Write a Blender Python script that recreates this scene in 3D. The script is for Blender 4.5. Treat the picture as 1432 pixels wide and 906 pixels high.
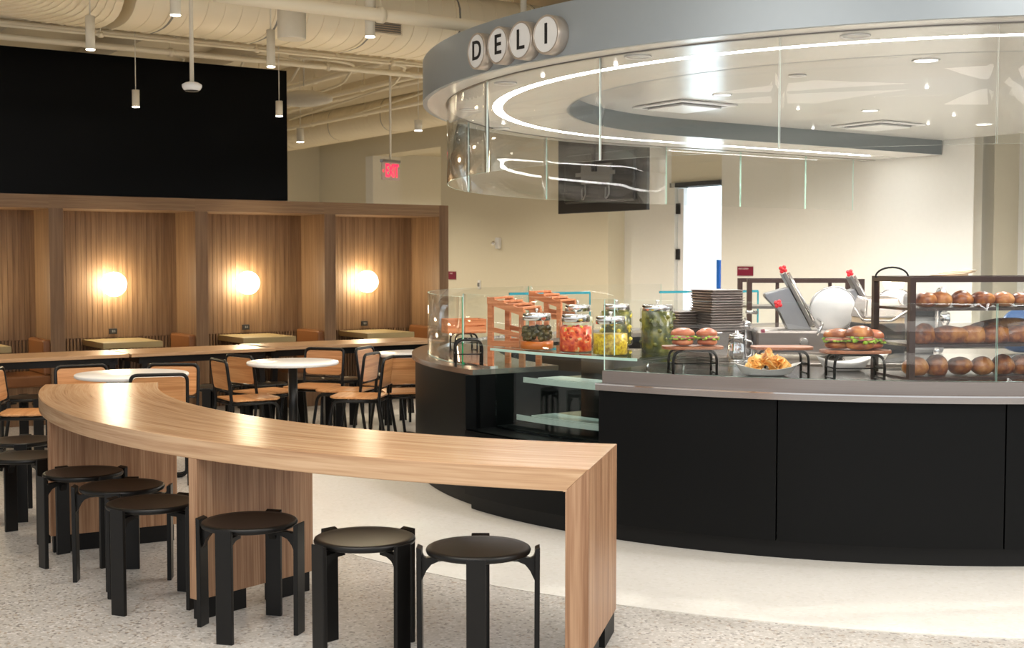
import bpy, bmesh, math, random
from mathutils import Vector, Matrix
random.seed(7)
C = bpy.context.scene
col = C.collection
for o in list(bpy.data.objects): bpy.data.objects.remove(o)
PI = math.pi; R_ = math.radians

# ---------------------------------------------------------------- camera, world, lights, exposure
F = 1800.0; HZ = 363.0; CH = 1.55
PITCH = math.atan((453 - HZ) / F)
cd = bpy.data.cameras.new('camera'); cam = bpy.data.objects.new('camera', cd); col.objects.link(cam)
cam.location = (0, 0, CH); cam.rotation_euler = (PI/2 - PITCH, 0, 0)
cd.sensor_fit = 'HORIZONTAL'; cd.sensor_width = 36; cd.lens = F / 1432 * 36; cd.clip_start = .05
cd.dof.use_dof = True; cd.dof.focus_distance = 6.6; cd.dof.aperture_fstop = 5.6
C.camera = cam
C.view_settings.view_transform = 'Standard'; C.view_settings.look = 'None'
C.view_settings.exposure = 0.45; C.view_settings.gamma = 1.0; C.view_settings.use_curve_mapping = False
w = bpy.data.worlds.new('world'); C.world = w; w.use_nodes = True
w.node_tree.nodes['Background'].inputs[0].default_value = (.95, .97, 1.0, 1)
w.node_tree.nodes['Background'].inputs[1].default_value = .75

def area(name, loc, size, power, color, rot=(0, 0, 0), sy=None):
    l = bpy.data.lights.new(name, 'AREA'); l.energy = power; l.color = color
    l.shape = 'RECTANGLE'; l.size = size; l.size_y = sy or size
    o = bpy.data.objects.new(name, l); col.objects.link(o); o.location = loc; o.rotation_euler = rot
    o.visible_camera = True
    return o
WARM = (1.0, .84, .64); NEUT = (1.0, .95, .88); COOL = (.86, .93, 1.0)
area('fill_panel_over_bar', (-1.2, 3.4, 3.4), 3.0, 90, NEUT)  # added fill light above the view, no fixture modelled
area('fill_panel_over_counter', (3.2, 3.2, 3.6), 3.0, 120, NEUT)  # second added fill light, also out of view
def spot(name, loc, power, color, size=120, r=.06, aim=None):
    l = bpy.data.lights.new(name, 'SPOT'); l.energy = power; l.color = color; l.spot_size = R_(size); l.spot_blend = .7; l.shadow_soft_size = r
    o = bpy.data.objects.new(name, l); col.objects.link(o); o.location = loc
    if aim: o.rotation_euler = (Vector(aim) - Vector(loc)).to_track_quat('-Z', 'Y').to_euler()
    return o
for k, q in enumerate(((1.2, 9.0), (2.4, 8.2), (3.6, 9.6), (2.2, 10.8), (4.0, 11.6), (3.2, 7.6))):
    spot('canopy_downlight_%d' % k, (q[0], q[1], 2.775), 105, NEUT, 150, .02)
spot('hall_fill_spot', (11.42*.825-.565*19.3+1.2, 11.42*.565+.825*19.3+.6, 3.3), 150, WARM, 150, .05)  # added warm fill that brightens the hall
for k, q in enumerate(((-2.8, 19.8), (-1.3, 17.4), (.2, 15.4), (1.6, 13.9), (-4.0, 22.2))):
    spot('far_wall_fill_%d' % k, (q[0], q[1], 3.3), 170, (1, .88, .70), 140)  # added fill spots that brighten the far wall
for k, q in enumerate(((3.3, 12.6), (4.4, 10.6), (5.3, 9.3))):
    spot('kitchen_downlight_%d' % k, (q[0], q[1], 2.6), 32, NEUT, 150, .02)
for k, q in enumerate(((-3.2, 8.2), (-1.6, 8.9), (-4.3, 9.0))):
    spot('table_downlight_%d' % k, (q[0], q[1], 3.1), 45, WARM, 110)

# ---------------------------------------------------------------- geometry of the place
A = math.atan(2631 / 1800); A = PI/2 - A            # 34.4 deg: direction the booth wall runs
U = Vector((math.cos(A), math.sin(A), 0)); V = Vector((-math.sin(A), math.cos(A), 0))
def uv(t, D, z=0): return U*t + V*D + Vector((0, 0, z))
def at(px, py, z=None, Y=None):
    x = (px - 716)/F; v = -(py - 453)/F
    dy = math.cos(PITCH) + math.sin(PITCH)*v; dz = -math.sin(PITCH) + math.cos(PITCH)*v
    t = (z - CH)/dz if z is not None else Y/dy
    return Vector((x*t, dy*t, CH + dz*t))
def tpx(px, D):
    r = (px - 716)/F
    return D*(math.sin(A) + r*math.cos(A))/(math.cos(A) - r*math.sin(A))

# ---------------------------------------------------------------- mesh helpers
class MB:
    def __init__(s): s.bm = bmesh.new(); s.mi = 0
    def _tag(s, faces):
        for f in faces: f.material_index = s.mi
    def poly(s, pts):
        f = s.bm.faces.new([s.bm.verts.new(p) for p in pts]); f.material_index = s.mi; return s
    def hull(s, a, b):      # prism between two equal loops
        va = [s.bm.verts.new(p) for p in a]; vb = [s.bm.verts.new(p) for p in b]; n = len(a); fs = []
        fs.append(s.bm.faces.new(va[::-1])); fs.append(s.bm.faces.new(vb))
        for i in range(n): fs.append(s.bm.faces.new((va[i], va[(i+1) % n], vb[(i+1) % n], vb[i])))
        s._tag(fs); return s
    def prism(s, pts, z0, z1):
        return s.hull([(p[0], p[1], z0) for p in pts], [(p[0], p[1], z1) for p in pts])
    def box(s, x0, x1, y0, y1, z0, z1, bev=0):
        v0 = len(s.bm.verts); ne = set(s.bm.edges)
        s.prism([(x0, y0), (x1, y0), (x1, y1), (x0, y1)], z0, z1)
        if bev:
            ed = [e for e in s.bm.edges if e not in ne]
            r = bmesh.ops.bevel(s.bm, geom=ed, offset=bev, segments=2, profile=.5, affect='EDGES')
            s._tag(r['faces'])
        return s
    def bar(s, p, q, a, b=None, up=(0, 0, 1)):   # rectangular bar a wide, b high from p to q
        b = b or a; p = Vector(p); q = Vector(q); d = (q-p).normalized(); up = Vector(up)
        if abs(d.dot(up)) > .98: up = Vector((1, 0, 0))
        x = d.cross(up).normalized(); y = x.cross(d).normalized()
        c = [(-a/2, -b/2), (a/2, -b/2), (a/2, b/2), (-a/2, b/2)]
        return s.hull([p+x*i+y*j for i, j in c], [q+x*i+y*j for i, j in c])
    def tube(s, pts, r, n=8, closed=False, radii=None):
        pts = [Vector(p) for p in pts]; rings = []; N = len(pts); up = None
        for i, p in enumerate(pts):
            if closed: d = pts[(i+1) % N] - pts[i-1]
            else: d = pts[min(i+1, N-1)] - pts[max(i-1, 0)]
            d.normalize()
            if up is None: up = Vector((0, 0, 1)) if abs(d.z) < .9 else Vector((1, 0, 0))
            x = d.cross(up).normalized(); y = x.cross(d).normalized(); up = y
            rr = radii[i] if radii else r
            rings.append([s.bm.verts.new(p + x*math.cos(2*PI*k/n)*rr + y*math.sin(2*PI*k/n)*rr) for k in range(n)])
        fs = []
        for i in range(N if closed else N-1):
            a = rings[i]; b = rings[(i+1) % N]
            for k in range(n): fs.append(s.bm.faces.new((a[k], a[(k+1) % n], b[(k+1) % n], b[k])))
        if not closed: fs.append(s.bm.faces.new(rings[0][::-1])); fs.append(s.bm.faces.new(rings[-1]))
        for f in fs: f.smooth = True
        s._tag(fs); return s
    def lathe(s, prof, n=32, o=(0, 0, 0), axis='z', cap=True):
        o = Vector(o); rings = []
        def P(r, h, a):
            x, y = r*math.cos(a), r*math.sin(a)
            return o + (Vector((x, y, h)) if axis == 'z' else Vector((x, -h, y)) if axis == 'y' else Vector((h, x, y)))
        for r, h in prof:
            rings.append([s.bm.verts.new(P(r, h, 2*PI*k/n)) for k in range(n)])
        fs = []
        for i in range(len(rings)-1):
            for k in range(n): fs.append(s.bm.faces.new((rings[i][k], rings[i][(k+1) % n], rings[i+1][(k+1) % n], rings[i+1][k])))
        for f in fs: f.smooth = True
        if cap: fs.append(s.bm.faces.new(rings[0][::-1])); fs.append(s.bm.faces.new(rings[-1]))
        s._tag(fs); return s
    def blob(s, o, rx, ry, rz, seed=0, amp=.0, sub=3, rot=0, bottom=None):
        r = bmesh.ops.create_icosphere(s.bm, subdivisions=sub, radius=1); rd = random.Random(seed)
        ph = [rd.uniform(0, 6) for _ in range(6)]; vs = r['verts']; c, sn = math.cos(rot), math.sin(rot)
        for v in vs:
            p = v.co; k = 1 + amp*(math.sin(3*p.x+ph[0]) + math.sin(4*p.y+ph[1]) + math.sin(3.5*p.z+ph[2]) + .5*math.sin(9*p.x+ph[3])*math.sin(8*p.y+ph[4]))
            q = Vector((p.x*rx*k, p.y*ry*k, p.z*rz*k))
            if bottom is not None: q.z = max(q.z, bottom)
            v.co = Vector((q.x*c-q.y*sn, q.x*sn+q.y*c, q.z)) + Vector(o)
        for f in {f for v in vs for f in v.link_faces}: f.smooth = True; f.material_index = s.mi
        return s
    def arc(s, cx, cy, r0, r1, a0, a1, z0, z1, n=None):    # solid ring sector
        n = n or max(3, int(abs(a1-a0)/R_(2.2))); rows = []
        for i in range(n+1):
            a = a0+(a1-a0)*i/n; c, q = math.cos(a), math.sin(a)
            rows.append([s.bm.verts.new((cx+r*c, cy+r*q, z)) for r, z in ((r0, z0), (r1, z0), (r1, z1), (r0, z1))])
        fs = []
        for i in range(n):
            for k in range(4):
                f = s.bm.faces.new((rows[i][k], rows[i][(k+1) % 4], rows[i+1][(k+1) % 4], rows[i+1][k])); fs.append(f)
        fs.append(s.bm.faces.new(rows[0][::-1])); fs.append(s.bm.faces.new(rows[-1])); s._tag(fs); return s
    def strip(s, path0, path1, z0, z1):     # solid band between two plan polylines
        rows = [[s.bm.verts.new((p[0], p[1], z0)), s.bm.verts.new((q[0], q[1], z0)), s.bm.verts.new((q[0], q[1], z1)), s.bm.verts.new((p[0], p[1], z1))] for p, q in zip(path0, path1)]
        fs = []
        for i in range(len(rows)-1):
            for k in range(4): fs.append(s.bm.faces.new((rows[i][k], rows[i][(k+1) % 4], rows[i+1][(k+1) % 4], rows[i+1][k])))
        fs.append(s.bm.faces.new(rows[0][::-1])); fs.append(s.bm.faces.new(rows[-1])); s._tag(fs); return s
    def xf(s, M):
        bmesh.ops.transform(s.bm, matrix=M, verts=s.bm.verts); return s
    def build(s, name, mats, parent=None, world=False, smooth=False, bevel=0, auto=False):
        bmesh.ops.recalc_face_normals(s.bm, faces=s.bm.faces)
        if world and parent: bmesh.ops.transform(s.bm, matrix=wm(parent).inverted(), verts=s.bm.verts)
        me = bpy.data.meshes.new(name); s.bm.to_mesh(me); s.bm.free()
        if smooth:
            for p in me.polygons: p.use_smooth = True
        if auto:
            for p in me.polygons: p.use_smooth = True
            me.set_sharp_from_angle(angle=R_(35))
        for m in (mats if isinstance(mats, (list, tuple)) else [mats]): me.materials.append(m)
        o = bpy.data.objects.new(name, me); col.objects.link(o)
        if parent: o.parent = parent
        if bevel:
            b = o.modifiers.new('b', 'BEVEL'); b.width = bevel; b.segments = 2; b.limit_method = 'ANGLE'; b.angle_limit = R_(50)
        return o
def wm(o):
    M = Matrix.LocRotScale(o.location, o.rotation_euler, o.scale)
    return wm(o.parent) @ M if o.parent else M
def tag(o, label=None, cat=None, group=None, kind=None):
    if label: o['label'] = label
    if cat: o['category'] = cat
    if group: o['group'] = group
    if kind: o['kind'] = kind
    return o
def thing(name, label, cat, loc=(0, 0, 0), rz=0, group=None):
    o = bpy.data.objects.new(name, None); col.objects.link(o); o.empty_display_size = .1
    o.location = loc; o.rotation_euler = (0, 0, rz); return tag(o, label, cat, group)
def children(o): return [c for c in bpy.data.objects if c.parent == o]
def copy_tree(o, parent=None, kids=None):
    kids = kids or {}
    c = o.copy(); col.objects.link(c)
    if parent: c.parent = parent
    for ch in children(o): copy_tree(ch, c)
    return c
def dup(o, loc, rz, label, group=None, sc=None):
    c = copy_tree(o); c.location = loc; c.rotation_euler = (0, 0, rz); c['label'] = label
    if group: c['group'] = group
    if sc: c.scale = sc
    return c
def struct(o, label=None): return tag(o, label, kind='structure')
def text_mesh(s, size, depth=.002, bold=.0):
    cu = bpy.data.curves.new('t', 'FONT'); cu.body = s; cu.size = size; cu.extrude = depth; cu.offset = bold
    cu.align_x = 'CENTER'; cu.align_y = 'CENTER'
    o = bpy.data.objects.new('t', cu); col.objects.link(o); dg = bpy.context.evaluated_depsgraph_get()
    me = bpy.data.meshes.new_from_object(o.evaluated_get(dg)); bpy.data.objects.remove(o); return me
def letters(name, s, size, mat, parent, M, depth=.002, bold=0):
    me = text_mesh(s, size, depth, bold); me.transform(M); me.materials.clear(); me.materials.append(mat)
    o = bpy.data.objects.new(name, me); col.objects.link(o); o.parent = parent; return o

# ---------------------------------------------------------------- materials
def new(name):
    m = bpy.data.materials.new(name); m.use_nodes = True; nt = m.node_tree
    return m, nt, nt.nodes['Principled BSDF']
def plain(name, c, rough=.5, metal=0, spec=.5, noise=0, scale=20, bump=0, coat=0):
    m, nt, b = new(name); b.inputs['Roughness'].default_value = rough; b.inputs['Metallic'].default_value = metal
    b.inputs['Specular IOR Level'].default_value = spec; b.inputs['Base Color'].default_value = (*c, 1)
    b.inputs['Coat Weight'].default_value = coat
    tc = nt.nodes.new('ShaderNodeTexCoord'); n = nt.nodes.new('ShaderNodeTexNoise'); n.inputs['Scale'].default_value = scale; n.inputs['Detail'].default_value = 4
    nt.links.new(tc.outputs['Object'], n.inputs['Vector'])
    mx = nt.nodes.new('ShaderNodeMixRGB'); k = noise or .04
    mx.inputs[1].default_value = (*[max(0, v*(1-k)) for v in c], 1); mx.inputs[2].default_value = (*[min(1, v*(1+k)) for v in c], 1)
    nt.links.new(n.outputs['Fac'], mx.inputs[0]); nt.links.new(mx.outputs[0], b.inputs['Base Color'])
    if bump:
        bp = nt.nodes.new('ShaderNodeBump'); bp.inputs['Strength'].default_value = bump; bp.inputs['Distance'].default_value = .01
        nt.links.new(n.outputs['Fac'], bp.inputs['Height']); nt.links.new(bp.outputs[0], b.inputs['Normal'])
    return m
def emit(name, c, s):
    m, nt, b = new(name); b.inputs['Base Color'].default_value = (*c, 1); b.inputs['Emission Color'].default_value = (*c, 1); b.inputs['Emission Strength'].default_value = s
    return m
def wood(name, dark, mid, light, mode='v', rough=.42, polar=None, coat=0.0, lo=.38, hi=.61):
    m, nt, b = new(name); N = nt.nodes; L = nt.links
    tc = N.new('ShaderNodeTexCoord'); src = tc.outputs['Object']
    if polar:
        sp = N.new('ShaderNodeSeparateXYZ'); L.new(src, sp.inputs[0])
        def M(op, a, bb=None):
            n = N.new('ShaderNodeMath'); n.operation = op
            for i, v in enumerate((a, bb)):
                if v is None: continue
                if isinstance(v, (int, float)): n.inputs[i].default_value = v
                else: L.new(v, n.inputs[i])
            return n.outputs[0]
        r = M('SQRT', M('ADD', M('MULTIPLY', sp.outputs[0], sp.outputs[0]), M('MULTIPLY', sp.outputs[1], sp.outputs[1])))
        an = M('MULTIPLY', M('ARCTAN2', M('MULTIPLY', sp.outputs[1], -1), M('MULTIPLY', sp.outputs[0], -1)), 4.0)
        cb = N.new('ShaderNodeCombineXYZ'); L.new(an, cb.inputs[0]); L.new(r, cb.inputs[1]); L.new(sp.outputs[2], cb.inputs[2])
        src = cb.outputs[0]; mode = 'h'
    mp = N.new('ShaderNodeMapping'); L.new(src, mp.inputs[0])
    mp.inputs['Scale'].default_value = (28, 28, .9) if mode == 'v' else (1.0, 26, 26) if mode == 'h' else (26, 1.0, 26)
    n1 = N.new('ShaderNodeTexNoise'); n1.inputs['Scale'].default_value = 1; n1.inputs['Detail'].default_value = 3; n1.inputs['Roughness'].default_value = .6; n1.inputs['Distortion'].default_value = .3
    L.new(mp.outputs[0], n1.inputs[0])
    mp2 = N.new('ShaderNodeMapping'); L.new(src, mp2.inputs[0])
    mp2.inputs['Scale'].default_value = (150, 150, 3) if mode == 'v' else (3.5, 140, 140) if mode == 'h' else (140, 3.5, 140)
    n2 = N.new('ShaderNodeTexNoise'); n2.inputs['Scale'].default_value = 1; n2.inputs['Detail'].default_value = 2; L.new(mp2.outputs[0], n2.inputs[0])
    ad = N.new('ShaderNodeMixRGB'); ad.inputs[0].default_value = .38; L.new(n1.outputs['Fac'], ad.inputs[1]); L.new(n2.outputs['Fac'], ad.inputs[2])
    cr = N.new('ShaderNodeValToRGB'); e = cr.color_ramp.elements
    e[0].position = lo; e[0].color = (*dark, 1); e[1].position = hi; e[1].color = (*light, 1)
    k = cr.color_ramp.elements.new(.5); k.color = (*mid, 1)
    L.new(ad.outputs[0], cr.inputs[0]); L.new(cr.outputs[0], b.inputs['Base Color'])
    b.inputs['Roughness'].default_value = rough; b.inputs['Coat Weight'].default_value = coat; b.inputs['Coat Roughness'].default_value = .25
    return m
def terrazzo(name, base, dark, lightc, scale, rough, amt=1.0):
    m, nt, b = new(name); N = nt.nodes; L = nt.links
    tc = N.new('ShaderNodeTexCoord')
    v = N.new('ShaderNodeTexVoronoi'); v.inputs['Scale'].default_value = scale; L.new(tc.outputs['Object'], v.inputs['Vector'])
    sp = N.new('ShaderNodeSeparateColor'); L.new(v.outputs['Color'], sp.inputs[0])
    cr = N.new('ShaderNodeValToRGB'); cr.color_ramp.interpolation = 'CONSTANT'; e = cr.color_ramp.elements
    e[0].position = 0; e[0].color = (*base, 1); e[1].position = .88; e[1].color = (*dark, 1)
    k = e.new(.55); k.color = (*[a*(.88 if amt > .5 else .985) for a in base], 1); k = e.new(.76); k.color = (*lightc, 1); q = (.72, .62, .52) if amt > .5 else (.96, .95, .93); k = e.new(.96); k.color = (base[0]*q[0], base[1]*q[1], base[2]*q[2], 1)
    L.new(sp.outputs[0], cr.inputs[0])
    n = N.new('ShaderNodeTexNoise'); n.inputs['Scale'].default_value = 1.1; n.inputs['Detail'].default_value = 5; L.new(tc.outputs['Object'], n.inputs[0])
    cr2 = N.new('ShaderNodeValToRGB'); cr2.color_ramp.elements[0].position = .35; cr2.color_ramp.elements[0].color = (.84, .84, .84, 1); cr2.color_ramp.elements[1].position = .65; cr2.color_ramp.elements[1].color = (1, 1, 1, 1)
    L.new(n.outputs['Fac'], cr2.inputs[0])
    mx = N.new('ShaderNodeMixRGB'); mx.blend_type = 'MULTIPLY'; mx.inputs[0].default_value = amt; L.new(cr.outputs[0], mx.inputs[1]); L.new(cr2.outputs[0], mx.inputs[2])
    L.new(mx.outputs[0], b.inputs['Base Color']); b.inputs['Roughness'].default_value = rough
    return m
def glass(name, tint=(.985, .993, .988), refl=1.0, rough=0.0):
    m = bpy.data.materials.new(name); m.use_nodes = True; nt = m.node_tree; N = nt.nodes; N.clear(); L = nt.links
    o = N.new('ShaderNodeOutputMaterial'); mx = N.new('ShaderNodeMixShader'); t = N.new('ShaderNodeBsdfTransparent'); g = N.new('ShaderNodeBsdfGlossy')
    lw = N.new('ShaderNodeLayerWeight'); lw.inputs['Blend'].default_value = .5
    pw = N.new('ShaderNodeMath'); pw.operation = 'POWER'; pw.inputs[1].default_value = 5; L.new(lw.outputs['Facing'], pw.inputs[0])
    fr = N.new('ShaderNodeMath'); fr.operation = 'MULTIPLY_ADD'; fr.inputs[1].default_value = .80; fr.inputs[2].default_value = .035; L.new(pw.outputs[0], fr.inputs[0])
    t.inputs[0].default_value = (*tint, 1); g.inputs['Roughness'].default_value = rough
    mu = N.new('ShaderNodeMath'); mu.operation = 'MULTIPLY'; mu.inputs[1].default_value = refl; L.new(fr.outputs[0], mu.inputs[0])
    L.new(mu.outputs[0], mx.inputs[0]); L.new(t.outputs[0], mx.inputs[1]); L.new(g.outputs[0], mx.inputs[2]); L.new(mx.outputs[0], o.inputs[0])
    return m
def steel(name, c=(.62, .60, .57), rough=.28, sc=(2, 2, 120)):
    m, nt, b = new(name); N = nt.nodes; L = nt.links; b.inputs['Metallic'].default_value = 1
    tc = N.new('ShaderNodeTexCoord'); mp = N.new('ShaderNodeMapping'); mp.inputs['Scale'].default_value = sc; L.new(tc.outputs['Object'], mp.inputs[0])
    n = N.new('ShaderNodeTexNoise'); n.inputs['Scale'].default_value = 2; n.inputs['Detail'].default_value = 4; L.new(mp.outputs[0], n.inputs[0])
    mx = N.new('ShaderNodeMixRGB'); mx.inputs[1].default_value = (*[v*.9 for v in c], 1); mx.inputs[2].default_value = (*[min(1, v*1.08) for v in c], 1)
    L.new(n.outputs['Fac'], mx.inputs[0]); L.new(mx.outputs[0], b.inputs['Base Color']); b.inputs['Roughness'].default_value = rough
    return m
def ramp_mat(name, stops, scale, rough=.5, detail=3, bump=.3):
    m, nt, b = new(name); N = nt.nodes; L = nt.links; tc = N.new('ShaderNodeTexCoord'); n = N.new('ShaderNodeTexNoise'); n.inputs['Scale'].default_value = scale; n.inputs['Detail'].default_value = detail
    L.new(tc.outputs['Object'], n.inputs[0]); cr = N.new('ShaderNodeValToRGB'); e = cr.color_ramp.elements
    e[0].position = stops[0][0]; e[0].color = (*stops[0][1], 1); e[1].position = stops[-1][0]; e[1].color = (*stops[-1][1], 1)
    for p, c in stops[1:-1]: k = e.new(p); k.color = (*c, 1)
    L.new(n.outputs['Fac'], cr.inputs[0]); L.new(cr.outputs[0], b.inputs['Base Color']); b.inputs['Roughness'].default_value = rough
    bp = N.new('ShaderNodeBump'); bp.inputs['Strength'].default_value = bump; bp.inputs['Distance'].default_value = .005; L.new(n.outputs['Fac'], bp.inputs['Height']); L.new(bp.outputs[0], b.inputs['Normal'])
    return m
BT = ((.40, .215, .11), (.57, .355, .20), (.68, .46, .28))
M = dict(
    floor=terrazzo('terrazzo_grey', (.58, .55, .51), (.30, .275, .25), (.70, .67, .64), 85, .30),
    inlay=terrazzo('terrazzo_white', (.84, .82, .77), (.80, .78, .73), (.86, .84, .80), 60, .27, .12),
    wallp=plain('cream_paint', (.74, .68, .53), .6, noise=.02), wallw=plain('warm_white_paint', (.84, .83, .78), .6, noise=.02),
    ceil=plain('painted_ceiling', (.80, .70, .52), .7), duct=plain('painted_duct', (.88, .78, .58), .45, noise=.03, scale=3), ductd=plain('duct_seam', (.22, .21, .18), .6),
    black=plain('black_wall_paint', (.002, .002, .0018), .32, spec=.08), counter=plain('black_laminate', (.0035, .0038, .004), .42, spec=.14), kick=plain('black_kick', (.006, .006, .006), .5, spec=.25),
    barwood=wood('bar_veneer', *BT, polar=True, rough=.26, coat=.2, lo=.32, hi=.66), barv=wood('bar_veneer_upright', (.26, .13, .065), (.38, .21, .115), (.49, .30, .175), 'v', rough=.4),
    booth=wood('booth_veneer', (.115, .058, .026), (.20, .110, .054), (.285, .172, .092), 'v', .5, lo=.30, hi=.70), boothh=wood('booth_veneer_header', (.17, .088, .04), (.26, .15, .075), (.34, .215, .115), 'h', .5, lo=.30, hi=.70),
    tablewood=wood('table_veneer', (.38, .22, .11), (.50, .30, .16), (.58, .37, .21), 'h', .28), ply=wood('chair_plywood', (.46, .20, .07), (.58, .28, .11), (.68, .36, .16), 'y', .4),
    crate=wood('crate_wood', (.38, .11, .035), (.55, .19, .07), (.66, .27, .12), 'h', .5), board=wood('board_wood', (.16, .05, .02), (.28, .10, .045), (.36, .15, .07), 'h', .4),
    nicht=plain('oak_table_edge', (.36, .27, .13), .4), leather=plain('brown_leather', (.22, .085, .028), .38, noise=.15, scale=8),
    stool=plain('black_stained_beech', (.006, .0055, .005), .36, noise=.2, spec=.32), tubeb=plain('black_powder_coat', (.005, .005, .005), .32, spec=.35), blackplastic=plain('black_plastic', (.012, .012, .013), .45),
    white=plain('white_laminate', (.86, .86, .86), .25), ceramic=plain('white_ceramic', (.85, .85, .83), .15), fix=plain('fixture_paint', (.74, .68, .55), .5),
    fascia=plain('blue_grey_metal', (.36, .405, .435), .38, metal=.35, noise=.02), soffit=plain('satin_soffit', (.76, .745, .71), .20, noise=.02, spec=.6), raised=plain('raised_soffit', (.68, .665, .63), .22, noise=.02, spec=.6), inner=plain('grey_inner_face', (.20, .23, .245), .45),
    glass=glass('clear_glass', refl=.55), glassc=glass('canopy_glass', (.985, .992, .987), 1.0), glasscase=glass('case_glass', (.86, .93, .91), 1.2), jarglass=glass('jar_glass', (.985, .995, .99), .6),
    edge=plain('glass_edge', (.55, .80, .72), .15), edgelit=plain('lit_glass_edge', (.80, .90, .86), .12), edgegreen=plain('green_glass_edge', (.02, .30, .11), .2), edgecyan=plain('cyan_glass_edge', (.03, .26, .32), .2),  # front edges paler: the light they catch is put into the colour
    deckrefl=steel('deck_dark_reflection', (.20, .19, .18), .16), steeltop=steel('brushed_steel_riser', (.34, .30, .275), .30), steel=steel('brushed_steel', (.44, .40, .37), .26), steeld=steel('dark_steel', (.26, .245, .23), .33), chrome=plain('chrome', (.85, .85, .86), .08, metal=1), alu=plain('cast_aluminium', (.36, .37, .39), .28, metal=.8), tray=steel('sheet_pan_steel', (.42, .38, .36), .35),
    led=emit('led_strip', (1, .99, .97), 24), lamp=emit('globe_light', (1, .88, .60), 30), down=emit('downlight_lens', (1, .93, .80), 9), pot=emit('recessed_lens', (1, .97, .92), 3.0), daylight=emit('daylight_glazing', (.80, .91, 1.0), 1.6),
    red=plain('red_plastic', (.75, .02, .03), .35), exitred=emit('exit_letter_red', (1, .015, .06), 1.6), maroon=plain('maroon_plaque', (.20, .012, .04), .4), textw=plain('plaque_lettering', (.8, .7, .7), .5),
    grey=plain('grey_plastic', (.20, .20, .20), .5), signwhite=plain('sign_face_white', (.86, .87, .86), .3), signrim=plain('sign_rim_metal', (.50, .44, .38), .3, metal=.5),
    bread=ramp_mat('crust', [(.38, (.10, .018, .003)), (.5, (.26, .065, .009)), (.64, (.46, .17, .028))], 14, .3), bun=ramp_mat('bun', [(.36, (.20, .045, .008)), (.5, (.38, .12, .022)), (.66, (.56, .25, .07))], 12, .33), bund=ramp_mat('dark_bun', [(.36, (.34, .075, .03)), (.5, (.50, .15, .06)), (.66, (.64, .26, .12))], 7, .4),
    lettuce=ramp_mat('lettuce', [(.3, (.10, .24, .02)), (.7, (.45, .62, .06))], 30), meat=ramp_mat('cold_cuts', [(.3, (.30, .06, .05)), (.7, (.62, .25, .20))], 30), cheese=plain('cheese', (.85, .80, .60), .4),
    chip=ramp_mat('potato_chip', [(.35, (.80, .34, .06)), (.52, (.93, .55, .16)), (.7, (.97, .72, .36))], 18, .45),
    olive=ramp_mat('olive', [(.3, (.02, .02, .004)), (.7, (.12, .09, .015))], 20, .25), olivebr=plain('orange_brine', (.62, .16, .02), .3), redm=ramp_mat('red_peppers', [(.35, (.55, .02, .008)), (.5, (.75, .09, .02)), (.6, (.85, .20, .03)), (.68, (.75, .65, .35))], 38, .3), redp=ramp_mat('pepper_strip', [(.3, (.48, .02, .006)), (.7, (.70, .08, .015))], 10, .25),
    yell=ramp_mat('yellow_relish', [(.35, (.34, .20, .005)), (.5, (.60, .40, .01)), (.65, (.74, .56, .03))], 60, .3), ylw=ramp_mat('banana_pepper', [(.3, (.55, .42, .02)), (.7, (.85, .68, .06))], 12, .3),
    pick=ramp_mat('pickle_brine', [(.35, (.02, .028, .006)), (.5, (.07, .08, .014)), (.65, (.20, .18, .025))], 16, .25), pickb=ramp_mat('pickle', [(.3, (.045, .06, .008)), (.7, (.22, .20, .025))], 14, .25), pale=ramp_mat('pale_brine', [(.35, (.42, .42, .28)), (.6, (.60, .58, .42)), (.7, (.55, .50, .12))], 18, .3),
    sand=plain('craft_paper', (.55, .42, .28), .6), blue=plain('blue_vinyl', (.02, .06, .16), .3))

# ---------------------------------------------------------------- room shell
WU = 11.42                                            # u coordinate of the long cream wall
g = MB(); g.box(-26, 14, -3, 30, -.1, 0); struct(g.build('floor', M['floor']))
g = MB(); g.prism([(2.8 + 5.03*math.cos(2*PI*i/160), 10.17 + 5.03*math.sin(2*PI*i/160)) for i in range(160)], -.002, .004); struct(g.build('floor_inlay', M['inlay'])).name = 'floor'
g = MB(); g.box(-26, 14, 1.5, 30, 4.35, 4.45); struct(g.build('ceiling', M['ceil']))
def wallseg(name, t0, t1, d0, d1, z0, z1, m):        # box in the (u,v) frame
    g = MB(); g.prism([uv(t0, d0)[:2], uv(t1, d0)[:2], uv(t1, d1)[:2], uv(t0, d1)[:2]], z0, z1); return struct(g.build(name, m))
def dpx(px, tu):                                      # v coordinate where the line of sight px meets u = tu
    r = (px - 716)/F
    return tu*(math.cos(A) - r*math.sin(A))/(math.sin(A) + r*math.cos(A))
def dW(px, tu=WU): return dpx(px, tu)
# main cream wall, broken by the glazed door and the hall opening
d_r = dW(1371); d_door1 = dW(1008); d_door0 = dW(938); d_pil = dW(873); d_op1 = dW(617, WU-.29); d_op0 = dW(515, WU-.29)
DB = dW(448, WU-.29)
wallseg('wall_right', WU, WU+.2, d_r, d_door1, 0, 4.35, M['wallw'])
wallseg('wall_right', WU, WU+.2, d_door1, d_door0, 2.50, 4.35, M['wallp'])
wallseg('wall_right', WU, WU+.2, d_door0, d_pil, 0, 4.35, M['wallw'])
wallseg('wall_right', WU-.29, WU+.2, d_pil, d_op1, 0, 4.35, M['wallp'])
wallseg('wall_right', WU-.29, WU+.2, d_op1, d_op0, 3.42, 4.35, M['wallp'])
wallseg('wall_right', WU-.29, WU+.2, d_op0, DB, 0, 4.35, M['wallp'])
wallseg('wall_back', -8, WU+.2, DB, DB+.2, 0, 4.35, M['wallp'])
tq = WU + .62
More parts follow.
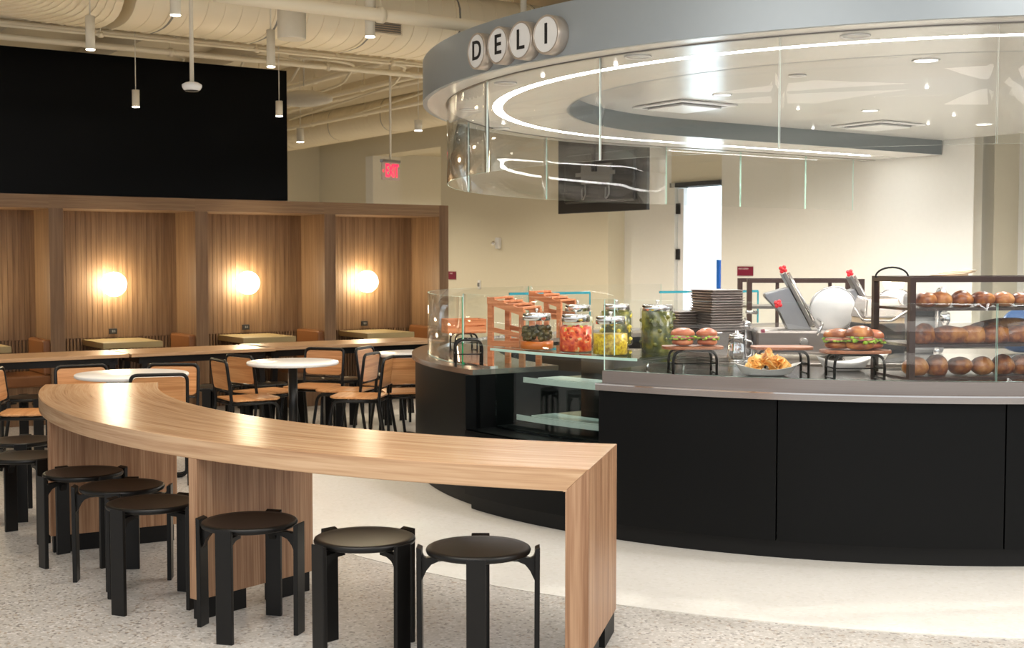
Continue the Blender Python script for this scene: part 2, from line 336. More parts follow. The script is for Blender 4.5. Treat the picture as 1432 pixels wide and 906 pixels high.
wallseg('wall_right', WU, tq+.2, d_r-.0, d_r+.1, 0, 4.35, M['wallp'])
wallseg('wall_right', tq, tq+.2, d_r-6, d_r, 0, 4.35, M['wallw'])
# hall beyond the opening
wallseg('wall_hall', WU+2.6, WU+2.8, d_op1-2, d_op0+4, 0, 4.35, M['wallp'])
wallseg('wall_hall', WU+.2, WU+2.6, d_op0+.1, d_op0+.3, 0, 4.35, M['wallw'])
wallseg('ceiling_hall', WU+.2, WU+2.6, d_op1-2, d_op0+.1, 3.5, 3.6, M['wallp']).name = 'ceiling'
wallseg('wall_hall', WU+.2, WU+2.6, d_op1-2.2, d_op1-2, 0, 4.35, M['wallp'])
# jamb of the opening and door glazing
wallseg('trim_1', WU-.33, WU+.25, d_op0-.28, d_op0, 0, 3.42, M['wallw'])
wallseg('window_1', WU+.9, WU+.93, d_door1-1.5, d_door0+1.5, 0, 3.0, M['daylight'])
dr = struct(wallseg('trim_2', WU-.03, WU+.2, d_door0-.10, d_door0, 0, 2.56, M['wallw']))
wallseg('trim_3', WU-.03, WU+.2, d_door1, d_door0, 2.50, 2.56, M['blackplastic'])
g = MB()
dl = MB(); dl.prism([uv(WU+.02, d_door0-.22)[:2], uv(WU+.07, d_door0-.22)[:2], uv(WU+.07, d_door0-.11)[:2], uv(WU+.02, d_door0-.11)[:2]], .01, 2.48)
door = struct(dl.build('door_1', M['white']))
for z in (1.62, 2.22, .5):
    h = MB(); h.prism([uv(WU-.01, d_door0-.16)[:2], uv(WU+.02, d_door0-.16)[:2], uv(WU+.02, d_door0-.06)[:2], uv(WU-.01, d_door0-.06)[:2]], z-.07, z+.07); h.build('hinge', M['blackplastic'], door)
pb = MB(); pb.prism([uv(WU+.03, d_door1+.06)[:2], uv(WU+.06, d_door1+.06)[:2], uv(WU+.06, d_door1+.12)[:2], uv(WU+.03, d_door1+.12)[:2]], .9, 1.55); pb.build('push_bar', plain('blue_bar', (.02, .15, .6), .4), door)

# black upper wall over the booths
BF = 12.35
tb = tpx(403.5, BF+.05)
wallseg('wall_left', -8, tb, BF+.05, BF+.25, 2.16, 3.50, M['black'])

# ---------------------------------------------------------------- booths
T0 = 3.29; SP = 1.413
def booth(i, label):
    t0 = T0 + SP*i; b = thing('booth', label, 'booth', uv(t0, BF), A, 'wood panelled booth bays along the wall'); S = SP; DP = .62
    g = MB(); g.box(-.065, .065, 0, .06, 0, 2.03); g.build('post', M['booth'], b)
    g = MB(); g.box(-.045, .045, .06, DP, 0, 2.03); g.build('side_panel', M['booth'], b)
    g = MB(); g.box(-.065, S-.065, 0, .06, 2.03, 2.155); g.build('header', M['boothh'], b)
    g = MB(); g.box(-.065, S-.065, .06, DP+.03, 2.03, 2.155); g.build('roof_panel', M['booth'], b)
    g = MB(); g.box(.045, S-.045, DP, DP+.03, .77, 2.03)
    for k in range(26):
        x = .07+(S-.14)*k/25; g.box(x-.0235, x+.0235, DP-.004, DP, .77, 2.03)
    g.build('back_panel', M['booth'], b)
    g = MB(); g.box(.045, S-.045, DP+.02, DP+.03, 0, .77)
    for k in range(40):
        x = .06+(S-.12)*k/39; g.box(x-.009, x+.009, DP-.005, DP+.02, 0, .765)
    g.build('slat_panel', M['booth'], b)
    return b
bl = ['leftmost wood booth bay, cut by the left edge of the photo', 'wood booth bay whose globe lamp is second from the left post, under the black wall', 'wood booth bay in the middle, under the right end of the black wall', 'wood booth bay nearest the deli counter, with no black wall above it']
bl[1] = 'second wood booth bay from the left, fully under the black wall'
pos = ['leftmost', 'second', 'third', 'rightmost']
for k, i in enumerate((-1, 0, 1, 2)):
    b = booth(i, bl[k]); t0 = T0+SP*i
    if i == 2:
        g = MB(); g.box(SP-.065, SP+.055, 0, .65, 0, 2.155); g.build('post', M['booth'], b)
    # globe lamp
    where = ['leftmost booth', 'second booth from the left', 'third booth from the left', 'rightmost booth'][k]
    if True:
        tl = tpx((158.5, 345.5, 512, -60)[i], BF+.49); lp = thing('wall_lamp', 'glowing round globe wall lamp in the '+where, 'lamp', uv(tl, BF+.612, 1.305), A, 'globe lamps in the booths')
        g = MB(); g.lathe([(.05, 0), (.05, .02), (.02, .025), (.02, .05)], 24, axis='y'); g.build('wall_plate', M['signrim'], lp)
        g = MB(); g.blob((0, -.15, 0), .12, .12, .12, sub=4); g.build('globe', M['lamp'], lp)
        ol = thing('power_outlet', 'small black power outlet above the table of the '+where, 'outlet', uv(tpx((157, 343, 509, -55)[i], BF+.6), BF+.60, .83), A, 'black outlets in the booths')
        g = MB(); g.box(-.042, .042, -.012, 0, -.028, .028, .004); g.build('cover_plate', M['blackplastic'], ol)
        g = MB(); g.box(-.012, .002, -.014, -.011, -.01, .012); g.box(.01, .02, -.014, -.011, -.01, .012); g.build('socket', M['grey'], ol)
    # small fixed table
    tc = t0 + SP/2 + (-.02)
    tt = thing('booth_table', 'small pale wooden table in the '+where, 'table', uv(tc, BF+.28), A, 'booth tables')
    g = MB(); g.box(-.29, .29, -.36, .33, .70, .757, .003); g.build('tabletop', M['nicht'], tt)
    g = MB(); g.lathe([(.03, 0), (.03, .70)], 16); g.build('pedestal', M['tubeb'], tt)
    g = MB(); g.lathe([(.2, 0), (.2, .012), (.05, .02)], 24); g.build('base', M['tubeb'], tt)
    be = thing('booth_bench', 'brown leather bench in the '+where, 'bench', uv(t0+SP, BF), A, 'leather booth benches')
    g = MB(); g.box(-.48, -.05, .03, .58, .36, .47, .02); g.build('seat', M['leather'], be)
    g = MB(); g.box(-.13, -.05, .03, .58, .47, .80, .02); g.build('backrest', M['leather'], be)
    g = MB(); g.box(-.46, -.05, .05, .57, 0, .36); g.build('bench_base', M['booth'], be)
rg = thing('upper_wall_sheen', '', '') if False else None

# ---------------------------------------------------------------- Rey-like stool
def make_stool(label, rz=0, loc=(0, 0, 0)):
    s = thing('stool', label, 'stool', loc, rz)
    g = MB(); n = 48; prof = [(.02, .437), (.185, .437), (.197, .443), (.20, .452), (.197, .460), (.19, .464), (.17, .461), (.02, .459)]
    g.lathe(prof, n); g.build('seat', M['stool'], s)
    for k in range(4):
        a = k*PI/2; Mx = Matrix.Rotation(a, 4, 'Z')
        g = MB(); g.hull([(.212, -.036, 0), (.232, -.036, 0), (.232, .036, 0), (.212, .036, 0)], [(.214, -.036, .458), (.234, -.036, .466), (.234, .036, .466), (.214, .036, .458)])
        g.xf(Mx); leg = g.build('leg', M['stool'], s, bevel=.003)
        g = MB()     # curved bracket from under the seat out to the leg
        pts = [(.11, .425), (.15, .426), (.18, .424), (.198, .42), (.208, .425), (.214, .44)]; low = [(.11, .410), (.15, .408), (.178, .396), (.197, .372), (.206, .352), (.2145, .335)]
        g.hull([(x, -.016, z) for x, z in pts+low[::-1]], [(x, .016, z) for x, z in pts+low[::-1]]); g.xf(Mx); g.build('bracket', M['stool'], leg)
        g = MB(); g.box(.213, .231, -.034, .034, -.0, .004); g.xf(Mx); g.build('foot_glide', M['grey'], leg)
    return s
BC = Vector((1.26, 8.78, 0))
st = [((669, 765), 'rightmost stool at the bar, black, whole front leg facing the camera', 1.56), ((510, 751), 'black stool second from the right, bright sheen on its seat', .80), ((349, 728), 'black stool in front of the middle wooden support of the bar', 1.3),
      ((212, 702), 'black stool just left of the middle support, front of a group of three', 1.15), ((171, 679), 'black stool between two others, against the left wooden support', .10), ((120, 658), 'black stool in front of the left end edge of the bar support', .82),
      ((36, 637), 'black stool at the left photo edge, the nearer of the two cut ones', .75), ((32, 615), 'black stool at the left photo edge, the farther of the two cut ones', .3)]
s0 = None
for (p, lab, rz) in st:
    q = at(*p, z=.46); q.z = 0
    if s0 is None: s0 = make_stool(lab, rz, q); s0['group'] = 'black stools around the curved bar'
    else: dup(s0, q - Vector((0, .04, 0)) if p[0] == 120 else q, rz, lab, 'black stools around the curved bar')

# ---------------------------------------------------------------- curved bar
bar = thing('curved_bar', 'long curved light wood bar table on upright wooden supports in the foreground', 'bar table', BC)
a0, a1 = R_(192.3), R_(256.6); RO, RI = 4.225, 3.555
TH = .088
g = MB(); g.arc(0, 0, RI, RO, a0, a1, .70, .785, 60)
for v in g.bm.verts:                                   # mitred end: the underside stops short of the end panel
    if v.co.z < .71 and abs((math.atan2(v.co.y, v.co.x) % (2*PI)) - a1) < .001:
        r_ = math.hypot(v.co.x, v.co.y); v.co.x, v.co.y = r_*math.cos(a1-TH/RO), r_*math.sin(a1-TH/RO)
g.build('bar_top', M['barwood'], bar, bevel=.003)
def crosswall(ang, th, name, z0=.09, z1=.70, ro=RO, ri=RI):
    g = MB(); g.arc(0, 0, ri, ro, ang-th/RO, ang, z0, z1, 1 if z1 > .7 else 2)
    if z1 > .7:
        for v in g.bm.verts:
            if v.co.z > .71 and abs((math.atan2(v.co.y, v.co.x) % (2*PI)) - ang) > .001: v.co.z = .70
    p = g.build(name, M['barv'], bar, bevel=.002)
    for r0, r1 in ((ri+.02, ri+.26), (ro-.27, ro-.015)):
        g = MB(); g.arc(0, 0, r0, r1, ang-(th-.006)/RO, ang-.006/RO, 0, z0, 2); g.build('plinth', M['kick'], p)
crosswall(a1, .088, 'end_panel', z1=.785)
crosswall(R_(231.9), .055, 'support_panel')
crosswall(R_(209.0), .055, 'support_panel')

# ---------------------------------------------------------------- communal wood tables
def long_table(t0, t1, D0, label):
    t = thing('communal_table', label, 'table', uv((t0+t1)/2, D0+.3), A, 'long wooden communal tables'); h = (t1-t0)/2
    g = MB(); g.box(-h, h, -.30, .30, .735, .765, .004); g.build('tabletop', M['tablewood'], t)
    g = MB(); g.box(-h+.08, h-.08, -.25, -.21, .675, .735); g.box(-h+.08, h-.08, .21, .25, .675, .735); g.box(-h+.1, -h+.14, -.25, .25, .675, .735); g.box(h-.14, h-.1, -.25, .25, .675, .735); g.build('frame', M['tubeb'], t)
    for sx in (-1, 1):
        for sy in (-1, 1): g = MB(); g.bar((sx*(h-.13), sy*.23, .70), (sx*(h-.06), sy*.25, 0), .05, .05); g.build('leg', M['tubeb'], t)
D1 = 10.63
tA0, tA1 = tpx(-150, D1), tpx(181, D1); tB1 = tpx(385, D1)
long_table(tA0, tA1-.01, D1, 'long wooden communal table at the left edge of the photo')
long_table(tA1+.01, tB1, D1, 'middle long wooden communal table, behind the two left round tables')
long_table(tpx(372, D1+.06), tpx(605, D1+.06)+.15, D1+.09, 'right long wooden communal table, ending at the curved glass of the counter')
# stools under the communal tables
us = [(40, 1.0), (88, 1.0), (132, 1.02), (168, 1.0), (287, 1.0), (330, 1.03), (368, 1.0), (440, 1.0), (484, 1.0), (540, 1.03), (575, 1.0)]
for k, (px, f) in enumerate(us):
    D = D1 - .06 + (.16 if k % 2 else 0); t = tpx(px, D)
    side = ['the left table near the left photo edge', 'the left table behind the leftmost chair', 'the left table behind the bar end', 'the left table right of the bar end', 'the middle table at its left part', 'the middle table behind the round table gap',
            'the middle table at its right end', 'the right table behind the middle round table', 'the right table left of the counter', 'the right table beside the far round table', 'the right table closest to the counter'][k]
    dup(s0, uv(t, D), A+.3*k, 'black stool tucked under '+side, 'black stools under the communal tables')

# ---------------------------------------------------------------- round tables and chairs
def round_table(loc, label, r=.385):
    t = thing('round_table', label, 'table', loc, 0, 'white round cafe tables')
    g = MB(); g.lathe([(.02, .722), (r-.012, .722), (r, .730), (r, .745), (r-.006, .750), (.02, .750)], 64); g.build('tabletop', M['white'], t)
    g = MB(); g.lathe([(.037, .02), (.037, .722)], 24); g.build('column', M['tubeb'], t)
    g = MB()
    for k in range(4):
        a = k*PI/2+.5; g.bar((0, 0, .03), (.30*math.cos(a), .30*math.sin(a), .018), .05, .025)
    g.build('base', M['tubeb'], t); return t
T1 = Vector((-2.68, 9.05, 0)); T2 = Vector((-1.73, 10.13, 0)); T3 = Vector((-.79, 11.08, 0))
round_table(T1, 'white round table behind the left end of the bar', .39); round_table(T2, 'white round table in the middle of the photo, between chairs', .36); round_table(T3, 'white round table partly hidden by the deli counter')

def fillet(pts, r=.05, n=5):
    out = [Vector(pts[0])]
    for i in range(1, len(pts)-1):
        p, a, b = Vector(pts[i]), Vector(pts[i-1]), Vector(pts[i+1]); u = (a-p); v = (b-p)
        rr = min(r, u.length*.45, v.length*.45); u = u.normalized()*rr; v = v.normalized()*rr
        for k in range(n+1):
            t = k/n; out.append(p + u*(1-t)**2 + v*t**2)
    out.append(Vector(pts[-1])); return out
def make_chair(label, loc, rz):      # faces local +x
    c = thing('chair', label, 'chair', loc, rz)
    # one tube: left rear foot -> up the back -> over -> down to the right rear foot
    back = [(-.27, -.19, .01), (-.20, -.185, .44), (-.242, -.185, .77), (-.242, .185, .77), (-.20, .185, .44), (-.27, .19, .01)]
    g = MB(); g.tube(fillet(back, .045), .0125, 10); g.build('back_frame', M['tubeb'], c)
    fr = [(-.20, -.185, .435), (.17, -.185, .435), (.23, -.20, .012), (.23, .20, .012), (.17, .185, .435), (-.20, .185, .435)]
    g = MB(); g.tube(fillet(fr, .06), .0125, 10); g.build('front_frame', M['tubeb'], c)
    g = MB(); g.tube([(-.19, -.185, .43), (-.19, .185, .43)], .010, 8); g.tube([(-.20, -.17, .53), (-.20, .17, .53)], .007, 8); g.tube([(.05, -.185, .428), (.05, .185, .428)], .009, 8); g.build('stretcher', M['tubeb'], c)
    def rr(w, h, r, n=5):
        o = []
        for cx, cy, s in ((w-r, h-r, 0), (-w+r, h-r, 1), (-w+r, -h+r, 2), (w-r, -h+r, 3)):
            for k in range(n+1): a = (s+k/n)*PI/2; o.append((cx+r*math.cos(a), cy+r*math.sin(a)))
        return o
    o = rr(.205, .195, .06); g = MB(); g.hull([(x, y, .446+.012*(x/.2)**2) for x, y in o], [(x, y, .460+.012*(x/.2)**2) for x, y in o]); g.build('seat', M['ply'], c, bevel=.003)
    o = rr(.178, .105, .04); g = MB(); g.hull([(-.2275-(z+.0)*.13-.012*(1-(y/.18)**2)-.006, y, .650+z) for y, z in o], [(-.2275-z*.13-.012*(1-(y/.18)**2)+.006, y, .650+z) for y, z in o]); g.build('backrest', M['ply'], c, bevel=.002)
    return c
ch = [  # seat centre px, py (seat height) , facing angle, label
    ((46, 578), .15, 'leftmost chair, wood and black tube, facing right at the photo edge'),
    ((-3.04, 9.24), -1.0, 'chair left behind the left round table, its back rising over the end of the bar'),
    ((-2.52, 9.33), -1.55, 'chair behind the right side of the left round table'),
    ((-2.46, 8.93), 1.85, 'chair in front of the left round table, back rising over the bar top'),
    ((-2.08, 10.12), .55, 'chair in profile left of the middle round table'),
    ((-2.05, 10.62), .8, 'chair half hidden behind the profile chair left of the middle table'),
    ((-1.72, 11.04), -1.9, 'chair behind the right side of the middle round table'),
    ((-1.40, 10.76), 2.9, 'chair right of the middle table, nearer to it, facing left'),
    ((-1.22, 10.28), 3.0, 'chair right of the middle table, front one with four legs in view'),
    ((-1.08, 11.32), -.3, 'chair left of the far round table, facing the counter'),
    ((-.87, 10.62), 1.8, 'chair in front of the far round table, half behind the counter')]
c0 = None
for p, rz, lab in ch:
    q = at(*p, z=.45) if p[0] > 20 else Vector((*p, 0)); q.z = 0
    if c0 is None: c0 = make_chair(lab, q, rz); c0['group'] = 'wood and black tube cafe chairs'
    else: dup(c0, q, rz, lab, 'wood and black tube cafe chairs')

# ---------------------------------------------------------------- deli counter
CC = Vector((2.50, 9.68, 0)); CR = 3.30
AF = A - PI/2 + 2*PI                                   # 304.4 deg: the straight run towards the wall starts here
AG1 = math.atan2(7.10-9.68, .50-2.5) % (2*PI); AG0 = math.atan2(7.90-9.68, -.32-2.5) % (2*PI)
def upath(C0, r, L=3.3, a_from=AF, a_to=None, n=90, front=True, backl=0):
    pts = []
    if front: pts.append(C0 + U*L - V*r)
    a_to = a_to if a_to is not None else PI/2 + A
    for i in range(n+1):
        a = a_from + (a_to-a_from)*i/n; pts.append(C0 + Vector((r*math.cos(a), r*math.sin(a), 0)))
    if backl: pts.append(C0 + U*backl + V*r)
    return pts
ctr = thing('deli_counter', 'curved black deli counter with a stainless steel top under the canopy', 'counter', CC)
def cstrip(name, r0, r1, z0, z1, mat, parent=ctr, **k):
    g = MB(); g.strip(upath(CC, r0, **k), upath(CC, r1, **k), z0, z1); return g.build(name, mat, parent, world=True, auto=True)
B1 = dict(front=False, backl=2.8)
cstrip('kick_base', 3.09, 3.19, 0, .10, M['kick'], front=False, a_from=AG0, backl=2.8); cstrip('kick_base', 3.15, 3.255, 0, .10, M['kick'], a_to=AG0)
for x0, x1 in ((1500+0, 1411), (1411, 1089), (1089, None)):
    def ang(px):
        # angle on the counter circle for a line of sight
        best = min((abs((716+F*(CC.x+CR*math.cos(a))/(CC.y+CR*math.sin(a)))-px), a) for a in [R_(215+i*.05) for i in range(1900)] if math.sin(a) < 0)
        return best[1]
    hi = ang(x0)-.0012 if x0 != 1500 else AF; lo = ang(x1)+.0012 if x1 else AG1
    cstrip('front_panel', CR-.03, CR, .10, .835, M['counter'], front=(x0 == 1500), a_from=hi, a_to=lo, n=30)
cstrip('front_panel', CR-.11, CR-.08, .10, .835, M['counter'], front=False, a_from=AG0, backl=2.8)
cstrip('lower_panel', CR-.03, CR, .10, .50, M['counter'], front=False, a_from=AG1, a_to=AG0, n=20)
cstrip('case_ledge', 2.95, CR, .47, .50, M['counter'], front=False, a_from=AG1, a_to=AG0, n=20)
for a in (AG0, AG1):
    d = Vector((math.cos(a), math.sin(a), 0)); n_ = Vector((-math.sin(a), math.cos(a), 0))*(.012 if a == AG1 else -.012)
    g = MB(); p0 = CC+d*(CR-.005); p1 = CC+d*2.6; g.prism([p0[:2], p1[:2], (p1+n_)[:2], (p0+n_)[:2]], .10, .835); g.build('end_panel', M['counter'], ctr, world=True)
cstrip('steel_top', 2.45, CR+.035, .835, .872, M['steel'], a_to=AG1)
cstrip('steel_riser', 2.45, CR-.035, .872, .937, M['steeltop'], a_to=AG1)
cstrip('dark_reflection_sheet', 2.46, CR-.075, .937, .9385, M['deckrefl'], a_to=AG1)  # added thin sheet, the deck's dark reflection put into its colour
cstrip('steel_lip', CR+.0352, CR+.038, .866, .873, M['chrome'], a_to=AG1)
cstrip('steel_top', 2.60, CR-.055, .835, .868, M['steel'], front=False, a_from=AG0, backl=2.8)
cstrip('steel_rim', 3.06, 3.12, .868, .885, M['chrome'], front=False, a_from=AG0, backl=2.8)
cstrip('inner_panel', 2.60, 2.63, .0, .835, M['steeld'], a_to=AG1)

# sneeze guard: separate glass panes standing on the steel top
sg = thing('sneeze_guard', 'clear curved glass guard standing on the steel top of the counter', 'glass guard', CC)
def pane(a_from, a_to, r, z0, z1, parent, mat, e_side, e_top, C0=CC, th=.010, n=24, name='glass_pane', **k):
    g = MB(); p0 = upath(C0, r, a_from=a_from, a_to=a_to, n=n, **k); p1 = upath(C0, r-th, a_from=a_from, a_to=a_to, n=n, **k)
    bm = g.bm; rows = [[bm.verts.new((p.x, p.y, z0)), bm.verts.new((q.x, q.y, z0)), bm.verts.new((q.x, q.y, z1)), bm.verts.new((p.x, p.y, z1))] for p, q in zip(p0, p1)]
    for i in range(len(rows)-1):
        for kk, mi in ((0, 2), (1, 0), (2, 2), (3, 0)):
            f = bm.faces.new((rows[i][kk], rows[i][(kk+1) % 4], rows[i+1][(kk+1) % 4], rows[i+1][kk])); f.material_index = mi; f.smooth = True
    for rw in (rows[0][::-1], rows[-1]): f = bm.faces.new(rw); f.material_index = 1
    return g.build(name, [mat, e_side, e_top], parent, world=True)
def angr(px, r, C0=CC):
    return min((abs((716+F*(C0.x+r*math.cos(a))/(C0.y+r*math.sin(a)))-px), a) for a in [R_(200+i*.05) for i in range(2000)])[1]
a1395 = angr(1395, 3.235); a845 = angr(845, 3.235); a648 = angr(648, 3.12)
pane(AF, a1395+.001, 3.24, .938, 1.33, sg, M['glass'], M['edge'], M['edge'], front=True)
pane(a1395-.001, a845+.001, 3.24, .938, 1.33, sg, M['glass'], M['edge'], M['edge'], front=False)
pane(a845-.001, a648+.003, 3.13, 1.012, 1.33, sg, M['glass'], M['edge'], M['edge'], front=False)
pane(a648-.001, PI/2+A+.25, 3.13, .87, 1.31, sg, M['glass'], M['edgegreen'], M['edge'], front=False)
pane(PI/2+A+.24, PI/2+A, 3.13, .87, 1.31, sg, M['glass'], M['edge'], M['edge'], front=False, backl=.9)
# rear guards with cyan edges
def flat_guard(label, p, q, z0, z1, name='rear_glass_guard'):
    o = thing(name, label, 'glass guard', (p[0], p[1], 0)); p = Vector((*p, 0)); q = Vector((*q, 0)); d = (q-p).normalized(); n = Vector((-d.y, d.x, 0))*.006
    g = MB(); g.hull([p-n+Vector((0, 0, z0)), q-n+Vector((0, 0, z0)), q-n+Vector((0, 0, z1)), p-n+Vector((0, 0, z1))], [p+n+Vector((0, 0, z0)), q+n+Vector((0, 0, z0)), q+n+Vector((0, 0, z1)), p+n+Vector((0, 0, z1))]); g.build('glass_pane', M['glass'], o, world=True)
    g = MB(); g.bar(p+Vector((0, 0, z1)), q+Vector((0, 0, z1)), .016, .022); g.bar(q+Vector((0, 0, z0)), q+Vector((0, 0, z1)), .014, .014); g.build('top_edge', M['edgecyan'], o, world=True)
    for s_, f_ in ((p, .15), (q, -.15)):
        g = MB(); e = s_+d*f_; g.tube([e+Vector((0, 0, .868)), e+Vector((0, 0, z0+.03))], .012, 10); g.build('support_post', M['chrome'], o, world=True)
e1 = at(712, 411, Y=11.3); e2 = at(825, 411, Y=11.7); flat_guard('flat glass guard with a cyan edge behind the orange crates and jars', e1[:2], e2[:2], .95, 1.25)
e1 = at(922, 408, Y=11.9); e2 = at(1060, 408, Y=12.3); flat_guard('flat glass guard with a cyan edge in front of the bright doorway', e1[:2], e2[:2], .95, 1.25)

# ---------------------------------------------------------------- refrigerated display case
dc = thing('display_case', 'glass fronted refrigerated display case set into the black counter, jars on top', 'display case', CC)
cs = R_(.6)
g = MB(); g.strip(upath(CC, 3.09, front=False, a_from=AG1-cs, a_to=AG0+cs, n=16), upath(CC, 3.10, front=False, a_from=AG1-cs, a_to=AG0+cs, n=16), .502, .985); g.build('front_glass', M['glasscase'], dc, world=True, auto=True)
g = MB(); g.strip(upath(CC, 2.55, front=False, a_from=AG1+R_(2.5), a_to=AG0+R_(.3), n=16), upath(CC, 3.125, front=False, a_from=AG1+R_(2.5), a_to=AG0+R_(.3), n=16), .988, 1.0)
g.build('top_glass', [M['glasscase']], dc, world=True, auto=True)
g = MB(); g.strip(upath(CC, 3.125, front=False, a_from=AG1+R_(2.5), a_to=AG0+R_(.3), n=16), upath(CC, 3.128, front=False, a_from=AG1+R_(2.5), a_to=AG0+R_(.3), n=16), .986, 1.002); g.build('top_edge', M['edge'], dc, world=True)
g = MB(); g.strip(upath(CC, 2.42, front=False, a_from=AG1-cs, a_to=AG0+cs, n=16), upath(CC, 2.44, front=False, a_from=AG1-cs, a_to=AG0+cs, n=16), .502, .985); g.build('back_panel', M['steeld'], dc, world=True)
for z, r in ((.80, 2.95), (.57, 3.0)):
    g = MB(); g.strip(upath(CC, 2.48, front=False, a_from=AG1-R_(1.2), a_to=AG0+R_(2.6), n=12), upath(CC, r, front=False, a_from=AG1-R_(1.2), a_to=AG0+R_(2.6), n=12), z, z+.008)
    s_ = g.build('shelf', M['white'] if z > 5 else glass('shelf_glass_%d' % int(z*100), (.8, .9, .9), 1.6), dc, world=True)
    g = MB(); g.strip(upath(CC, r, front=False, a_from=AG1-R_(1.2), a_to=AG0+R_(2.6), n=12), upath(CC, r+.012, front=False, a_from=AG1-R_(1.2), a_to=AG0+R_(2.6), n=12), z-.012, z+.02); g.build('shelf_rail', M['ceramic'], s_, world=True)
    g = MB(); g.strip(upath(CC, r-.22, front=False, a_from=AG1-R_(1.6), a_to=AG0+R_(4.5), n=12), upath(CC, r-.03, front=False, a_from=AG1-R_(1.6), a_to=AG0+R_(4.5), n=12), z+.008, z+.022); g.build('shelf_liner', M['ceramic'], s_, world=True)
g = MB(); g.strip(upath(CC, 2.44, front=False, a_from=AG1-cs, a_to=AG0+cs, n=12), upath(CC, 3.09, front=False, a_from=AG1-cs, a_to=AG0+cs, n=12), .502, .515); g.build('case_floor', M['counter'], dc, world=True)

# ---------------------------------------------------------------- jars
def jar(px, pyb, r, h, fill, label, content, lid_r=None, straight=False, z=1.0, Y=None):
    p = at(px, pyb, z=z) if Y is None else at(px, pyb, Y=Y); p.z = z
    j = thing('glass_jar', label, 'jar', p, 0, 'big glass jars of preserves on the display case'); lr = lid_r or r*.72; nk = h*.80
    prof = [(r*.90, 0), (r, .012), (r, nk-.03), (r*.94, nk-.01), (lr, nk+.012), (lr, h-.02)] if not straight else [(r*.93, 0), (r, .012), (r, h*.86), (lr, h*.9), (lr, h-.02)]
    g = MB(); g.lathe(prof, 40); g.build('glass_body', M['jarglass'], j)
    top = h-.03
    g = MB(); g.lathe([(lr+.006, top-.035), (lr+.010, top-.033), (lr+.010, top+.004), (lr+.004, top+.010), (.02, top+.012)], 40); g.lathe([(.006, top+.012), (.006, top+.022), (.011, top+.026), (.011, top+.034), (.004, top+.038)], 16); g.build('metal_lid', M['chrome'], j)
    content(j, r-.006, fill); return j
rd = random.Random(3)
def spheres(mat, n, rs, z0, z1, r, j, name, e=1.0):
    g = MB()
    for k in range(n):
        a = rd.uniform(0, 2*PI); rr = math.sqrt(rd.uniform(.35, 1))*(r-rs); z = rd.uniform(z0+rs, z1-rs)
        g.blob((rr*math.cos(a), rr*math.sin(a), z), rs*e, rs, rs, sub=2, seed=k, rot=a)
    return g.build(name, mat, j)
def c_olive(j, r, f):
    g = MB(); g.lathe([(r*.93, .006), (r, .014), (r, .055)], 32); g.build('brine', M['olivebr'], j)
    o = spheres(M['olive'], 95, .0175, .05, f, r, j, 'olives'); tag(o, kind='stuff')
def c_red(j, r, f):
    g = MB(); g.lathe([(r*.93, .006), (r*.97, .014), (r*.97, f*.93)], 32); g.build('pepper_mix', M['redm'], j)
    o = spheres(M['redp'], 55, .013, f*.35, f, r, j, 'red_peppers', 1.5); tag(o, kind='stuff'); o = spheres(M['ylw'], 26, .010, f*.55, f, r, j, 'yellow_peppers', 1.3); tag(o, kind='stuff')
def c_yel(j, r, f): g = MB(); g.lathe([(r*.93, .006), (r, .014), (r, f)], 32); g.build('yellow_relish', M['yell'], j)
def c_pale(j, r, f):
    g = MB(); g.lathe([(r*.93, .006), (r*.98, .014), (r*.98, f*.97)], 32); g.build('brine', M['pale'], j); o = spheres(M['ylw'], 14, .013, f*.7, f, r, j, 'peppers', 1.4); tag(o, kind='stuff')
def c_banana(j, r, f):
    g = MB(); g.lathe([(r*.93, .006), (r*.97, .014), (r*.97, f*.97)], 32); g.build('brine', M['pick'], j); o = spheres(M['ylw'], 70, .016, 0.02, f, r, j, 'banana_peppers', 1.9); tag(o, kind='stuff')
def c_pick(j, r, f):
    g = MB(); g.lathe([(r*.93, .006), (r*.97, .014), (r*.97, f)], 32); g.build('brine', M['pick'], j); o = spheres(M['pickb'], 45, .017, 0.02, f, r, j, 'pickles', 1.9); tag(o, kind='stuff')
jar(750.5, 489, .107, .245, .155, 'jar of dark olives in orange brine, leftmost on the display case', c_olive)
jar(805, 492, .104, .245, .165, 'jar of red peppers, between the olive jar and the yellow relish jar', c_red)
jar(853.5, 496.5, .104, .245, .125, 'jar of yellow relish, half full, in the front row', c_yel)
jar(808, 480, .104, .275, .18, 'jar of pale pickled vegetables standing behind the red pepper jar', c_pale)
jar(862, 482, .106, .285, .225, 'jar of yellow banana peppers standing behind the yellow relish jar', c_banana)
jar(919, 494, .104, .315, .255, 'tall jar of green pickles, rightmost of the jars', c_pick, lid_r=.083, straight=True, z=.985)
# low glass shelf under the right part of the jars
gs = thing('glass_shelf', 'glass shelf carrying the tall pickle jar beside the display case', 'shelf', at(925, 500, z=.94) * 1)
gs.location.z = .938
g = MB(); p = [CC+Vector((r*math.cos(a), r*math.sin(a), 0)) for r, a in ((3.08, AG1+R_(2.7)), (3.08, AG1+R_(15)), (2.62, AG1+R_(15)), (2.62, AG1+R_(2.7)))]
g.prism([q[:2] for q in p], .973, .985); g.build('glass_plate', M['glasscase'], gs, world=True)
for q in p:
    c_ = q*.93 + (sum(p, Vector())/4)*.07; g = MB(); g.tube([(c_.x, c_.y, .938), (c_.x, c_.y, .973)], .008, 8); g.build('standoff', M['chrome'], gs, world=True)

